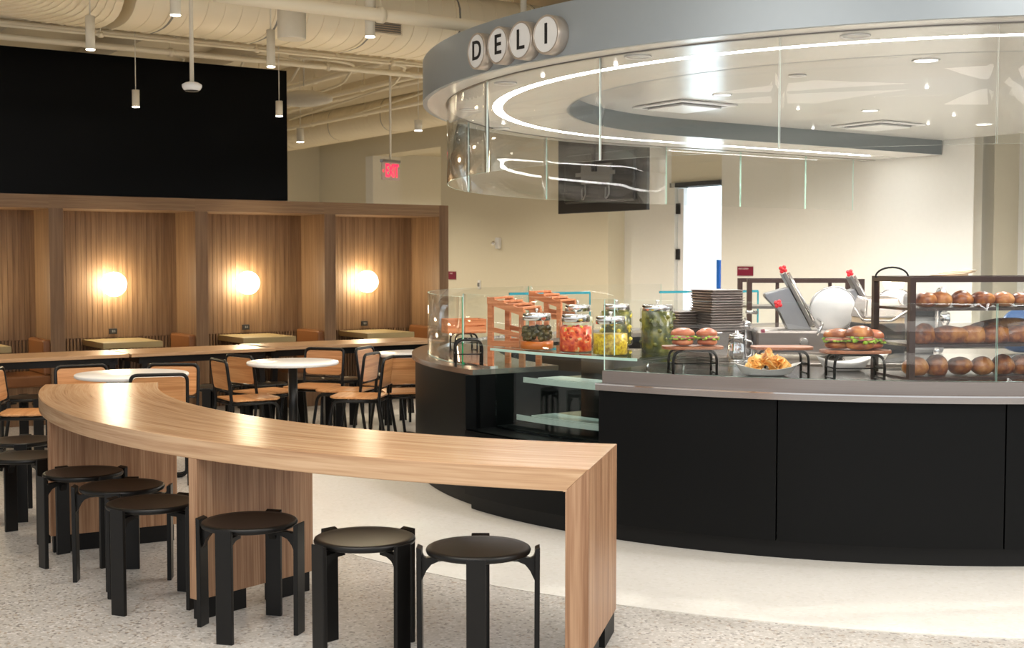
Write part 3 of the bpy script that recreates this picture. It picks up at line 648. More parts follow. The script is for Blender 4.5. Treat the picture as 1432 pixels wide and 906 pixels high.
# ---------------------------------------------------------------- crates and wire stands on the counter
def crate_stand(loc, rz, label, w=.25, d=.30, h=.445, drop=.075):
    c = thing('crate_stand', label, 'crate stand', loc, rz, 'orange wooden display crates')
    for sx, hh in ((0, h), (1, h-drop)):
        for sy in (0, 1): g = MB(); x = sx*(w-.03); y = sy*(d-.03); g.box(x, x+.035, y, y+.03, 0, hh-.005, .002); g.build('post', M['crate'], c)
    for sy in (0, 1):
        y = sy*(d-.02)
        g = MB(); g.hull([(.0, y-.004, h-.045), (w, y-.004, h-drop-.045), (w, y-.004, h-drop), (0, y-.004, h)], [(.0, y+.016, h-.045), (w, y+.016, h-drop-.045), (w, y+.016, h-drop), (0, y+.016, h)]); g.build('top_rail', M['crate'], c)
        g = MB(); g.hull([(.03, y, h*.50), (w-.03, y, h*.42), (w-.03, y, h*.42+.03), (.03, y, h*.50+.03)], [(.03, y+.014, h*.50), (w-.03, y+.014, h*.42), (w-.03, y+.014, h*.42+.03), (.03, y+.014, h*.50+.03)]); g.build('middle_rail', M['crate'], c)
        g = MB(); g.box(.03, w-.03, y, y+.014, .13, .165); g.build('bottom_rail', M['crate'], c)
    for k in range(4):
        x = .01+k*(w-.05)/3; z = h-drop*x/w; g = MB(); g.box(x, x+.04, 0, d, z-.012, z); g.build('slat', M['crate'], c)
    return c
crate_stand(at(681, 514, z=.868)+Vector((0, .10, 0)), -.42, 'orange wooden crate stand left of the olive jar', )
p = at(741, 505, z=.868); p.z = 1.0; crate_stand(p+Vector((0, .50, 0)), -.42, 'orange wooden crate stand behind the olive jar', h=.33, w=.24)
# make room: second stand rests on the case top
def wire_stand(loc, rz, label, w=.17, d=.15, h=.125, group='black wire food risers'):
    s = thing('wire_stand', label, 'wire stand', loc, rz, group)
    for y in (-d/2, d/2):
        g = MB(); g.tube(fillet([(-w/2, y, 0), (-w/2, y, h), (w/2, y, h), (w/2, y, 0)], .055), .0075, 8); g.build('arch', M['tubeb'], s)
    for x in (-w/2, w/2): g = MB(); g.tube(fillet([(x, -d/2, .004), (x, 0, .004), (x, d/2, .004)], .01), .004, 6); g.tube([(x, -d/2, h*.45), (x, d/2, h*.45)], .004, 6); g.build('side_wire', M['tubeb'], s)
    g = MB(); g.tube([(0, -d/2, h), (0, d/2, h)], .004, 6); g.tube([(-w/2, -d/2, h*.45), (w/2, -d/2, h*.45)], .004, 6); g.build('cross_wire', M['tubeb'], s)
    return s
wire_stand(at(655, 510, z=.868), .1, 'black wire stand on the left steel top behind the green glass edge', .17, .15, .165)
q = at(655, 500, z=.868); q = q + Vector((-.06, .75, 0)); wire_stand(q, .3, 'black wire stand far on the left steel top under the flat crate', .17, .15, .13)
fc = thing('flat_crate', 'flat orange slatted crate on a wire stand, left of the tall crates', 'crate', q+Vector((0, 0, .137)), .3, 'orange wooden display crates')
for y in (-.09, .09):
    g = MB(); g.box(-.15, .15, y-.008, y+.008, 0, .045); g.box(-.15, .15, y-.008, y+.008, .055, .10); g.build('side_slat', M['crate'], fc)
for x in (-.142, .142):
    g = MB(); g.box(x-.008, x+.008, -.09, .09, 0, .10); g.build('end_slat', M['crate'], fc)
g = MB()
for k in range(5): g.box(-.15+k*.062, -.15+k*.062+.05, -.09, .09, -.006, .004)
g.build('bottom_slats', M['crate'], fc)

def board(loc, label, r=.16, ry=.10):
    b = thing('serving_board', label, 'serving board', loc, 0, 'wooden boards on the wire stands')
    g = MB(); o = [(r*math.copysign(abs(math.cos(a))**.6, math.cos(a)), ry*math.copysign(abs(math.sin(a))**.6, math.sin(a))) for a in [2*PI*k/40 for k in range(40)]]
    g.prism(o, 0, .016); g.build('plank', M['board'], b, bevel=.003); return b
def burger(loc, rz, label, s=1.0, dark=False, tilt=0):
    b = thing('sandwich', label, 'sandwich', loc, rz, 'deli sandwiches on the boards'); bm_ = M['bund'] if dark else M['bun']
    g = MB(); g.blob((0, 0, .020*s), .062*s, .055*s, .022*s, seed=1, amp=.03, bottom=-.018*s); g.build('bottom_bun', bm_, b)
    g = MB()
    for k in range(26):
        a = k*2*PI/26; rr = .056*s+rd.uniform(-.004, .010)*s; g.blob((rr*math.cos(a), rr*.9*math.sin(a), .043*s+rd.uniform(-.011, .009)*s), rd.uniform(.010, .019)*s, .010*s, rd.uniform(.004, .010)*s, seed=k, amp=.15, sub=1, rot=a)
    g.build('lettuce', M['lettuce'], b)
    g = MB(); g.blob((0, 0, .046*s), .067*s, .058*s, .013*s, seed=3, amp=.09); g.build('meat', M['meat'], b)
    g = MB(); g.blob((.002, 0, .054*s), .062*s, .054*s, .005*s, seed=5, amp=.05); g.build('cheese', M['cheese'], b)
    g = MB(); g.blob((0, 0, .060*s), .065*s, .058*s, .038*s, seed=int(rz*10), amp=.035, bottom=-.004); g.build('top_bun', bm_, b); return b
ZC = .937
def inside(px, r):                                      # spot on the deck just inside the glass guard
    Y = 6.0
    while math.hypot((px-716)/F*Y-CC.x, Y-CC.y) > r: Y += .005
    return Vector(((px-716)/F*Y, Y, ZC))
S1 = inside(969, 3.12); S2 = inside(1100, 3.10); S3 = inside(1197, 3.12)
wire_stand(S1, .05, 'black wire stand under the two sandwiches beside the pickle jar', .235, .15, .125); wire_stand(S2+Vector((.02, .16, 0)), .05, 'black wire stand under the empty board behind the chips', .235, .15, .125); wire_stand(S3, .05, 'black wire stand under the three burgers', .26, .15, .125)
for s_, l_ in ((S1, 'wooden board with two sandwiches beside the pickle jar'), (S2+Vector((.01, .16, 0)), 'empty wooden board on a wire stand behind the chips'), (S3, 'wooden board with three burgers left of the bread case')):
    board(s_+Vector((0, 0, .131)), l_, .165 if s_ != S3 else .18)
zz = .131+.016
burger(S1+Vector((-.055, -.01, zz+.002)), .2, 'left of the two sandwiches beside the pickle jar', 1.0, True); burger(S1+Vector((.078, .0, zz+.002)), .9, 'right of the two sandwiches beside the pickle jar', .98, True)
burger(S3+Vector((-.085, .03, zz+.002)), .2, 'left burger of the three, lettuce on top', 1.12); burger(S3+Vector((.01, -.045, zz+.002)), 1.2, 'middle burger of the three, in front', 1.28); burger(S3+Vector((.095, .035, zz+.002)), 2.0, 'right burger of the three, redder bun', 1.05, True)
def boat(loc, rz, label, w=.17, d=.085, h=.05):
    b = thing('dish', label, 'dish', loc, rz, 'white boat shaped dishes'); bm = bmesh.new(); g = MB(); n = 36
    def ring(k, z, inn=0):
        o = []
        for i in range(n):
            a = 2*PI*i/n; x = (w-inn)*k*math.cos(a); y = (d-inn)*k*math.sin(a); o.append((x, y, z + (.035*(abs(x)/w)**2 if z > .01 else 0)))
        return o
    L_ = [ring(.5, 0), ring(.7, .010), ring(.92, .035), ring(1, h), ring(1, h, .006), ring(.9, .036, .006), ring(.68, .016), ring(.4, .009)]
    vs = [[g.bm.verts.new(p) for p in r_] for r_ in L_]
    for a_, b_ in zip(vs, vs[1:]):
        for i in range(n): g.bm.faces.new((a_[i], a_[(i+1) % n], b_[(i+1) % n], b_[i]))
    g.bm.faces.new(vs[0][::-1]); g.bm.faces.new(vs[-1]); g.build('bowl', M['ceramic'], b, smooth=True); bm.free(); return b
D1_ = inside(1073, 3.13) + Vector((0, 0, .002)); boat(D1_, 0, 'white boat shaped dish heaped with potato chips', .182, .085, .036)
boat(at(1190, 522, z=ZC)+Vector((0, .14, 0)), .15, 'empty white dish behind the wire stand of the burgers', .16, .075)
boat(at(1283, 522, z=ZC)+Vector((-.12, .60, 0)), .2, 'empty white dish behind the bread case corner', .16, .075)
g = MB()
for k in range(78):
    a = rd.uniform(0, 2*PI); q = math.sqrt(rd.random()); x = .118*q*math.cos(a); y = .045*q*math.sin(a); z = .034+rd.uniform(0, 1)*.085*(1-abs(x)/.16)
    ax, ay, az = (rd.uniform(-1, 1) for _ in range(3)); Mx = Matrix.Translation((x, y, z)) @ Matrix.Rotation(ax, 4, 'X') @ Matrix.Rotation(ay, 4, 'Y') @ Matrix.Rotation(az*3, 4, 'Z')
    n = 10; cen = g.bm.verts.new(Mx @ Vector((0, 0, 0))); rr = rd.uniform(.024, .036)
    rg_ = [g.bm.verts.new(Mx @ Vector((rr*math.cos(2*PI*i/n), rr*.8*math.sin(2*PI*i/n), .008*math.cos(4*PI*i/n)+.002))) for i in range(n)]
    rg2 = [g.bm.verts.new(v.co + Mx.to_3x3() @ Vector((0, 0, .0015))) for v in rg_]; cen2 = g.bm.verts.new(cen.co + Mx.to_3x3() @ Vector((0, 0, .0015)))
    for i in range(n):
        g.bm.faces.new((cen, rg_[i], rg_[(i+1) % n])); g.bm.faces.new((cen2, rg2[(i+1) % n], rg2[i])); g.bm.faces.new((rg_[i], rg2[i], rg2[(i+1) % n], rg_[(i+1) % n]))
pc = g.build('potato_chips', M['chip']); pc.location = D1_; tag(pc, 'heap of orange potato chips in the white dish', 'chips', kind='stuff')

# ---------------------------------------------------------------- bread case
ba = .16
bc0 = inside(1277, 3.19); bcD, bcW, bcH = .42, 1.25, .498
bc = thing('bread_case', 'dark brown framed glass bread case on the counter at the right edge', 'display case', bc0, ba)
fm = plain('dark_brown_frame', (.035, .016, .012), .4)
for x, y, n_ in ((0, 0, 1), (bcW, 0, 1), (0, bcD, 1), (bcW, bcD, 1)):
    g = MB(); g.box(x-.016, x+.016, y, y+.03, 0, bcH); g.build('corner_post', fm, bc)
g = MB(); g.box(-.016, bcW+.016, 0, .03, bcH, bcH+.028); g.box(-.016, bcW+.016, bcD, bcD+.03, bcH, bcH+.028); g.box(-.016, .016, .03, bcD, bcH, bcH+.028); g.box(bcW-.016, bcW+.016, .03, bcD, bcH, bcH+.028); g.build('top_frame', fm, bc)
SH = (.012, .178, .365)
for z in SH[1:]:
    g = MB(); g.box(.016, bcW-.016, .03, bcD, z-.014, z); g.build('shelf', fm, bc)
g = MB(); g.box(-.012, bcW+.012, .01, bcD+.02, 0, .010); g.build('base', fm, bc)
g = MB(); g.box(-.004, .0, .03, bcD, .012, bcH); g.build('side_glass', M['glass'], bc)
g = MB(); g.box(.016, bcW, .002, .006, .012, bcH); g.build('front_glass', M['glass'], bc)
Mb = wm(bc)
rows = [(2, [(.07, .04, 0), (.165, .055, .3), (.28, .055, .1), (.40, .05, 0), (.51, .055, .2), (.62, .055, 0)], 'bun', .062, .048),
        (1, [(.085, .07, .5), (.22, .06, -.2), (.35, .065, .05), (.47, .06, 0), (.60, .06, .1)], 'loaf', .105, .05),
        (0, [(.03, .055, .3), (.15, .06, 0), (.28, .06, .1), (.40, .055, .2), (.52, .055, 0), (.63, .055, 0)], 'roll', .068, .058)]
ordn = ['first', 'second', 'third', 'fourth', 'fifth', 'sixth']
for si, items, kind, rx, rz_ in rows:
    shelfn = ['bottom shelf', 'middle shelf', 'top shelf'][si]
    for k, (x, y, rot) in enumerate(items):
        loc = Mb @ Vector((x+.05, y+.07, SH[si]+rz_*.8)); g = MB()
        if si == 1: g.blob((0, 0, 0), rx*(1 if k else .8), .055, rz_*(1.25 if k < 1 else 1), seed=k+10, amp=.05, sub=4, bottom=-rz_*.8)
        else: g.blob((0, 0, 0), rx*rd.uniform(.92, 1.02), .058, rz_*rd.uniform(.85, 1.05), seed=k+si*7, amp=.035, sub=4, bottom=-rz_*.78)
        o = g.build('bread_loaf' if si == 1 else 'bread_roll', M['bread'] if (k+si) % 3 else M['bun']); o.location = loc; o.rotation_euler = (0, 0, rot+ba)
        tag(o, f'{ordn[k]} {"loaf" if si == 1 else "round roll"} from the left on the {shelfn} of the bread case', 'bread', f'breads on the {shelfn}')
loc = Mb @ Vector((.60, .25, SH[1]+.075)); g = MB(); g.blob((0, 0, 0), .19, .05, .045, seed=44, amp=.03, sub=4); o = g.build('bread_loaf', M['bread']); o.location = loc; o.rotation_euler = (0, -.12, ba); tag(o, 'long baguette lying behind the loaves on the middle shelf of the bread case', 'bread')
g = MB()
for k in range(5): g.blob((.30+.03*k, .2+.01*k, bcH+.034+.006*k), .10-.012*k, .07, .007, seed=k, amp=.06, sub=2)
o = g.build('paper_bags', M['sand']); o.matrix_world = Mb; o.location = Mb @ Vector((0, 0, 0)); tag(o, 'small pile of brown paper bags on top of the bread case', 'paper bags')
g = MB(); g.tube([(-.075+.0*k, .0, 0) for k in range(1)] + [(-.085*math.cos(PI*k/14), 0, .05*math.sin(PI*k/14)) for k in range(15)], .005, 8)
o = g.build('basket_handle', M['tubeb']); o.location = Mb @ Vector((-.02, .2, bcH+.025)); tag(o, 'thin dark bent wire loop on the left end of the bread case top', 'handle')

# ---------------------------------------------------------------- slicers and kitchen gear on a steel prep table
PT = at(1115, 508, z=.90)
pt = thing('prep_table', 'stainless steel prep table behind the front counter', 'table', (2.0, 8.95, 0))
g = MB(); g.box(.75, 3.6, 8.05, 9.4, .87, .90, .004); g.build('worktop', M['steel'], pt, world=True)
for x in (.85, 3.5):
    for y in (8.12, 9.33): g = MB(); g.tube([(x, y, 0), (x, y, .87)], .02, 10); g.build('leg', M['steel'], pt, world=True)
g = MB(); g.box(.9, 3.45, 8.15, 9.3, .25, .27); g.build('undershelf', M['steel'], pt, world=True)

def slicer(loc, rz, label, sc=1.0):
    s = thing('meat_slicer', label, 'meat slicer', loc, rz, 'silver meat slicers on the prep table'); s.scale = (sc, sc, sc)
    g = MB(); g.box(-.41, .17, -.20, .20, .03, .19, .02); g.build('base', M['steeltop'], s)
    for x in (-.37, .13):
        for y in (-.16, .16): g = MB(); g.lathe([(.022, 0), (.026, .03)], 12, o=(x, y, 0)); g.build('foot', M['blackplastic'], s)
    # motor tower and tilted blade disc facing the camera side
    g = MB(); g.hull([(.0, -.02, .17), (.22, -.02, .17), (.22, .16, .17), (.0, .16, .17)], [(.06, .02, .36), (.20, .02, .36), (.20, .13, .36), (.06, .13, .36)]); g.build('motor_housing', M['alu'], s, bevel=.015)
    Mx = Matrix.Translation((.10, -.05, .32)) @ Matrix.Rotation(R_(-22), 4, 'Y') @ Matrix.Rotation(R_(12), 4, 'X')
    g = MB(); g.lathe([(.02, .0), (.145, .0), (.152, .006), (.13, .014), (.05, .03), (.02, .032)], 48, axis='y'); g.xf(Mx); bl_ = g.build('blade_cover', plain('polished_blade', (.88, .88, .88), .25, metal=.1), s)
    g = MB(); g.lathe([(.155, -.004), (.160, .0), (.158, .008), (.152, .008)], 48, axis='y', cap=False); g.xf(Mx); g.build('blade_ring', M['chrome'], s)
    # tilted food carriage, long guide rail with red knob
    T = Matrix.Translation((-.147, -.06, .253)) @ Matrix.Rotation(R_(-28), 4, 'Y')
    cr_ = [(-.35, .405), (-.345, .425), (-.195, .47), (-.045, .19), (-.20, .19), (-.25, .30)]
    g = MB(); g.hull([(x, -.16, z) for x, z in cr_], [(x, .05, z) for x, z in cr_]); g.build('food_carriage', M['alu'], s, bevel=.006)
    g = MB(); g.box(.06, .085, -.11, .11, -.08, .31, .004); g.xf(T); g.build('gauge_plate', M['steeld'], s)
    g = MB(); g.tube([(.10, -.08, -.06), (.10, -.08, .30)], .010, 10); g.xf(T); g.build('guide_rod', M['chrome'], s)
    def knob(p, name='red_knob'):
        g = MB()
        for k in range(4): a = k*PI/2+.6; g.blob((p[0]+.016*math.cos(a), p[1], p[2]+.016*math.sin(a)), .014, .011, .014, sub=2)
        g.blob(p, .013, .016, .013, sub=2); g.xf(T); g.build(name, M['red'], s)
    knob((.08, -.08, .335)); knob((-.055, -.112, .15))
    g = MB(); g.tube([(-.20, -.08, .16), (-.26, -.12, .20)], .012, 10); g.xf(T); g.build('handle', M['chrome'], s)
    g = MB(); g.bar((-.22, -.13, .05), (-.26, -.13, -.05), .018, .026); g.xf(T); g.build('red_grip', M['maroon'], s)
    g = MB(); g.lathe([(.028, 0), (.032, .012), (.026, .035)], 20, o=(-.10, -.2, .11), axis='y'); g.build('thickness_dial', M['chrome'], s)
    g = MB(); g.tube(fillet([(.0, -.10, .26), (.02, -.22, .24), (-.02, -.25, .16)], .03), .010, 8); g.build('lever', M['chrome'], s)
    return s
sl = slicer(Vector((2.03, 8.58, .90)), -.12, 'meat slicer with a tilted grey carriage and big white blade disc', 1.0)
sl2 = dup(sl, Vector((2.60, 9.12, .90)), -.12, 'meat slicer behind the first one, its rail showing above the burgers', sc=(.95,)*3)
def tray_stack(loc, rz, n, label, w=.24, d=.30, zb=.0, h=.020):
    for k in range(n):
        g = MB(); x = rd.uniform(-.006, .006); r_ = rd.uniform(-.04, .04)
        g.hull([(-w/2+.012, -d/2+.012, 0), (w/2-.012, -d/2+.012, 0), (w/2-.012, d/2-.012, 0), (-w/2+.012, d/2-.012, 0)], [(-w/2, -d/2, h*.7), (w/2, -d/2, h*.7), (w/2, d/2, h*.7), (-w/2, d/2, h*.7)])
        g.hull([(-w/2-.006, -d/2-.006, h*.7), (w/2+.006, -d/2-.006, h*.7), (w/2+.006, d/2+.006, h*.7), (-w/2-.006, d/2+.006, h*.7)], [(-w/2-.006, -d/2-.006, h*.86), (w/2+.006, -d/2-.006, h*.86), (w/2+.006, d/2+.006, h*.86), (-w/2-.006, d/2+.006, h*.86)])
        o = g.build('metal_tray', M['tray']); o.location = loc+Vector((x, 0, k*h*.87)); o.rotation_euler = (0, 0, rz+r_); tag(o, (['lowest', 'second lowest', 'third lowest', 'fourth lowest'][k] if k < 4 else 'topmost' if k == n-1 else 'second from top' if k == n-2 else 'third from top' if k == n-3 else ['fifth', 'sixth', 'seventh', 'eighth', 'ninth', 'tenth', 'eleventh', 'twelfth', 'thirteenth'][k-4]+' lowest')+' '+label, 'tray', 'metal trays in the '+('tall' if 'tall' in label else 'low')+' stack')
q = at(1006, 500, z=.90)
g = MB(); g.box(-.12, .12, -.15, .15, 0, .17, .006); bxx = g.build('steel_bin', M['steel']); bxx.location = q+Vector((0, .15, 0)); bxx.rotation_euler = (0, 0, .35); tag(bxx, 'steel food bin under the tall stack of metal trays', 'bin')
tray_stack(q+Vector((0, .15, .171)), .35, 16, 'metal tray of the tall stack')
q = at(962, 500, z=.90)
g = MB(); g.box(-.10, .10, -.12, .12, 0, .16, .006); bxx = g.build('steel_bin', M['steel']); bxx.location = q+Vector((0, .25, 0)); bxx.rotation_euler = (0, 0, .35); tag(bxx, 'steel food bin under the low stack of metal trays behind the pickle jar', 'bin')
tray_stack(q+Vector((0, .25, .161)), .35, 8, 'metal tray of the low stack behind the pickle jar', .19, .24)
kt = thing('steel_pitcher', 'shiny steel pitcher in front of the slicer base', 'pitcher', at(1030, 506, z=.90))
g = MB(); g.lathe([(.06, 0), (.065, .02), (.058, .10), (.05, .15), (.055, .16)], 28); g.build('body', M['chrome'], kt)
g = MB(); g.lathe([(.054, .16), (.045, .175), (.01, .185), (.01, .20)], 24); g.build('lid', M['chrome'], kt)
g = MB(); g.tube(fillet([(.055, 0, .14), (.10, 0, .13), (.095, 0, .04), (.06, 0, .03)], .02), .006, 8); g.build('handle', M['chrome'], kt)
kt2 = dup(kt, at(1042, 497, z=.90), .5, 'shiny steel pitcher with lid, behind the first one'); kt2.scale = (.85, .85, 1.3)
# panini grill
pg = thing('sandwich_grill', 'steel sandwich grill with a slanted lid, left of the bread case', 'grill', Vector((2.35, 8.27, .90)), .1); pg.scale = (.85, .85, 1.12)
g = MB(); g.box(-.16, .16, -.15, .15, 0, .22, .01); g.build('body', M['blackplastic'], pg)
g = MB(); g.hull([(-.16, -.16, .25), (.16, -.16, .25), (.16, .15, .25), (-.16, .15, .25)], [(-.12, -.09, .36), (.13, -.09, .36), (.13, .12, .37), (-.12, .12, .37)]); g.build('lid', M['steel'], pg, bevel=.012)
g = MB(); g.box(-.15, .15, -.15, .14, .22, .25); g.build('plate', M['sand'], pg)
g = MB(); g.tube(fillet([(-.17, .02, .30), (-.19, -.20, .24), (.02, -.23, .235), (.17, -.20, .30), (.17, .02, .33)], .03), .008, 8); g.build('handle', M['steel'], pg)
bx = thing('coffee_machine', 'dark rounded appliance behind the bread case corner', 'appliance', at(1262, 500, z=.90)+Vector((.25, .42, 0)), 0)
g = MB(); g.box(-.10, .14, -.1, .1, 0, .42, .03); g.build('body', M['grey'], bx)
g = MB(); g.box(-.08, .12, -.115, -.1, .26, .36, .01); g.build('front_panel', M['blackplastic'], bx)
# blue bag and ladle
o = MB().blob((0, 0, .15), .20, .12, .16, seed=4, amp=.05, sub=4, bottom=-.15).build('blue_bag', M['blue']); o.location = at(1432, 500, z=.90)+Vector((.15, .35, .16)); tag(o, 'dark blue bag behind the bread case at the right photo edge', 'bag'); o.location.z = .91
# dark shelf frame behind
rk = thing('metal_rack', 'dark brown open metal rack standing behind the slicers', 'rack', at(1126, 500, Y=9.7)*1); rk.location.z = 0
xr0 = at(1048, 400, Y=9.7).x; xr1 = at(1205, 400, Y=9.7).x; zt_ = at(1100, 390, Y=9.7).z
for x in (xr0, xr1):
    for y in (9.7, 10.1): g = MB(); g.box(x-.018, x+.018, y-.018, y+.018, 0, zt_); g.build('upright', fm, rk, world=True)
for x in (xr0+.21, xr1-.24): g = MB(); g.box(x-.012, x+.012, 9.69, 9.71, .9, zt_); g.build('divider', fm, rk, world=True)
g = MB(); g.box(xr0, xr1, 9.68, 9.72, zt_-.03, zt_); g.box(xr0, xr1, 10.08, 10.12, zt_-.03, zt_); g.build('top_rail', fm, rk, world=True)
for z in (.3, .75, 1.18): g = MB(); g.box(xr0, xr1, 9.69, 10.11, z, z+.02); g.build('shelf', M['steeld'], rk, world=True)
# gooseneck faucet seen through the bread case
fa = thing('faucet', 'chrome faucet seen through the bread case between its shelves', 'faucet', at(1330, 500, z=.90)+Vector((0, .3, 0)))
g = MB(); g.lathe([(.028, 0), (.022, .03), (.016, .05)], 18); g.build('base', M['chrome'], fa)
g = MB(); g.tube(fillet([(0, 0, .03), (0, 0, .44), (0, -.14, .46), (0, -.16, .30)], .08), .016, 12); g.build('spout', M['chrome'], fa)
g = MB(); g.lathe([(.02, 0), (.035, .04), (.035, .09), (.02, .10)], 18, o=(0, -.165, .20)); g.build('spray_head', M['chrome'], fa)
bkt = thing('steel_worktop', 'stainless steel worktop along the kitchen wall behind the bread case', 'counter', (5.0, 9.9, 0))
g = MB(); g.prism([uv(10.55, 5.5)[:2], uv(WU-.02, 5.5)[:2], uv(WU-.02, 8.3)[:2], uv(10.55, 8.3)[:2]], .87, .90); g.build('worktop', M['steel'], bkt, world=True)
g = MB(); g.prism([uv(10.6, 5.55)[:2], uv(WU-.04, 5.55)[:2], uv(WU-.04, 8.25)[:2], uv(10.6, 8.25)[:2]], 0, .87); g.build('cabinet_body', M['steeld'], bkt, world=True)

# ---------------------------------------------------------------- canopy
KC = Vector((3.0, 9.43, 0)); KR = 3.64; ZB = 2.65; ZT = 2.935; LU = WU-.02-(KC.dot(U))
cp = thing('canopy', 'curved blue grey canopy with a light ring hanging over the deli counter', 'canopy', KC)
def kp(off, L=LU, n=110): 
    r = KR-off; return upath(KC, r, L=L, n=n, backl=L)
def kstrip(name, o0, o1, z0, z1, mat, parent=cp, L=LU):
    g = MB(); g.strip(kp(o0, L), kp(o1, L), z0, z1); return g.build(name, mat, parent, world=True, auto=True)
kstrip('fascia', 0, .03, ZB, ZT, M['fascia'])
kstrip('soffit', .03, .50, ZB, ZB+.02, M['soffit']); kstrip('soffit', .57, 1.04, ZB, ZB+.02, M['soffit'])
ls = kstrip('light_strip', .50, .57, ZB+.004, ZB+.015, M['led'], L=LU-.5); kstrip('soffit', .50, .57, ZB+.015, ZB+.035, M['soffit'])
kstrip('inner_face', 1.04, 1.06, ZB, ZB+.15, M['inner'])
kstrip('top_deck', .02, 1.06, ZT-.02, ZT, M['fascia'])
pth = kp(1.0); g = MB(); g.bm.faces.new([g.bm.verts.new((p.x, p.y, ZB+.15)) for p in pth]); g.bm.faces.new([g.bm.verts.new((p.x, p.y, ZB+.17)) for p in pth][::-1]); g.build('raised_soffit', M['raised'], cp, world=True)
# channel that holds the glass, and the hanging glass panels
KG = KR-.17
kstrip('glass_channel', .162, .185, ZB-.006, ZB, M['steeld'])
hg = thing('glass_screen', 'ring of hanging clear glass panels under the canopy', 'glass screen', KC)
def angk(px, r=KG, lo=124.4, hi=304.4, near=True):
    c = [(abs((716+F*(KC.x+r*math.cos(a))/(KC.y+r*math.sin(a)))-px), a) for a in [R_(lo+i*.05) for i in range(int((hi-lo)/.05))]]
    c = [q for q in c if (math.sin(q[1]) < -.22) == near]; return min(c)[1]
gaps = [angk(1390), angk(1087), angk(838), angk(681)]
GZ = 2.09
pane(AF, gaps[0]+.001, KG, GZ, ZB, hg, M['glassc'], M['edgelit'], M['edgelit'], C0=KC, front=True)
for a_, b_ in zip(gaps, gaps[1:]): pane(a_-.001, b_+.001, KG, GZ, ZB, hg, M['glassc'], M['edgelit'], M['edgelit'], C0=KC, front=False)
gl = R_(165); pane(gaps[-1]-.001, gl+.001, KG, GZ, ZB, hg, M['glassc'], M['edgelit'], M['edge'], C0=KC, front=False, n=30)
pane(gl-.001, R_(141), KG, GZ, ZB, hg, M['glassc'], M['edge'], M['edge'], C0=KC, front=False)
pane(R_(140.9), PI/2+A, KG, GZ, ZB, hg, M['glassc'], M['edge'], M['edge'], C0=KC, front=False, backl=.55)
for l0, l1 in ((.56, 1.55), (1.56, 2.5), (2.51, 3.25)):
    g = MB(); a_ = KC+U*l0+V*KG; b_ = KC+U*l1+V*KG; n_ = V*-.01
    pts = [a_, b_, b_+n_, a_+n_]; g.prism([p[:2] for p in pts], GZ, ZB)
    for f in g.bm.faces:
        f.normal_update()
        if abs(f.normal.dot(V)) < .5: f.material_index = 1
    g.build('glass_pane', [M['glassc'], M['edge']], hg, world=True)
# recessed lights, glowing dots added for reflections, diffusers (in the canopy)
def recess(px, py, z, r, name, lab, cat, mat, grp):
    p = at(px, py, z=z); o = thing(name, lab, cat, (p.x, p.y, z), 0, grp)
    g = MB(); g.lathe([(r, 0), (r*1.18, -.004), (r*1.2, 0), (r*1.2, .004), (r, .004)], 28, cap=False); g.build('trim_ring', M['white'], o)
    g = MB(); g.lathe([(.004, 0), (r*1.02, 0), (r*1.02, .003)], 28); g.build('lens', mat, o)
zs = ZB-.005; zr = ZB+.145
for px, py, z, r, lab in ((1295, 85, zr, .072, 'brightest recessed light, front right under the canopy'), (1010, 133, zr, .062, 'recessed light above the left air diffuser'), (1217, 155, zr, .062, 'recessed light above the right air diffuser'), (1376, 174, zr, .065, 'recessed light at the right end near the wall'),
                     (1196, 51, zs, .062, 'recessed light outside the ring, top right, just behind the front glass'), (892, 80, zs, .062, 'recessed light between the glass and the ring, above the second glass joint'), (707, 117, zs, .06, 'recessed light in the front left part of the band'), (656, 154, zs, .06, 'recessed light at the far left of the band'), (701, 180, zs, .06, 'recessed light left behind the ring'), (1115, 106, zr, .05, 'recessed light, faint, in the middle of the raised soffit')):
    recess(px, py, z, r, 'recessed_light', lab, 'light', M['pot'] if (px, py) in ((1295, 85), (1010, 133), (1217, 155), (1376, 174)) else M['soffit'], 'recessed lights in the canopy')
for k, (px, py, z) in enumerate(((759, 106, zs), (861, 90, zs), (1208, 69, zr), (1326, 65, zr), (1296, 122, zr), (1116, 152, zr), (1137, 179, zr), (1298, 173, zr), (1334, 161, zr), (704, 172, zs))):
    p = at(px, py, z=z); g = MB(); g.lathe([(.013, 0), (.011, -.006), (.004, -.010)], 16); o = g.build('glint_dot', M['pot']); o.location = (p.x, p.y, z)  # emissive dots stand in for small reflections on the soffit
    tag(o, 'tiny glowing dot for a reflection in the canopy, '+['left of the front glass joint', 'outside the ring near its front', 'just inside the ring, top right', 'just inside the ring, far top right', 'below the brightest recessed light', 'in the middle left of the raised soffit', 'left of the right air diffuser', 'at the right corner of the right air diffuser', 'farthest right', 'inside the far left of the ring'][k], 'light', 'glowing dots for reflections in the canopy')
for px, py, lab in ((957, 148, 'square air diffuser in the left part of the raised canopy soffit'), (1228, 175, 'square air diffuser in the right part of the raised canopy soffit')):
    p = at(px, py, z=zr); o = thing('air_diffuser', lab, 'vent', (p.x, p.y, zr), A, 'square air diffusers')
    g = MB(); g.box(-.30, .30, -.30, .30, -.012, 0); g.build('frame', M['white'], o)
    g = MB(); g.box(-.24, .24, -.24, .24, -.014, -.011); g.build('slot', M['blackplastic'], o)
    g = MB(); g.box(-.21, .21, -.21, .21, -.03, -.013, .004); g.build('plate', M['white'], o)
# hanger rods
for px, Y_ in ((732, 9.0), (1180, 9.8)):
    p = at(px, 20, Y=Y_); g = MB(); g.tube([(p.x, p.y, ZT-.02), (p.x, p.y, 4.36)], .022, 12); g.build('hanger_rod', M['fix'], cp, world=True)
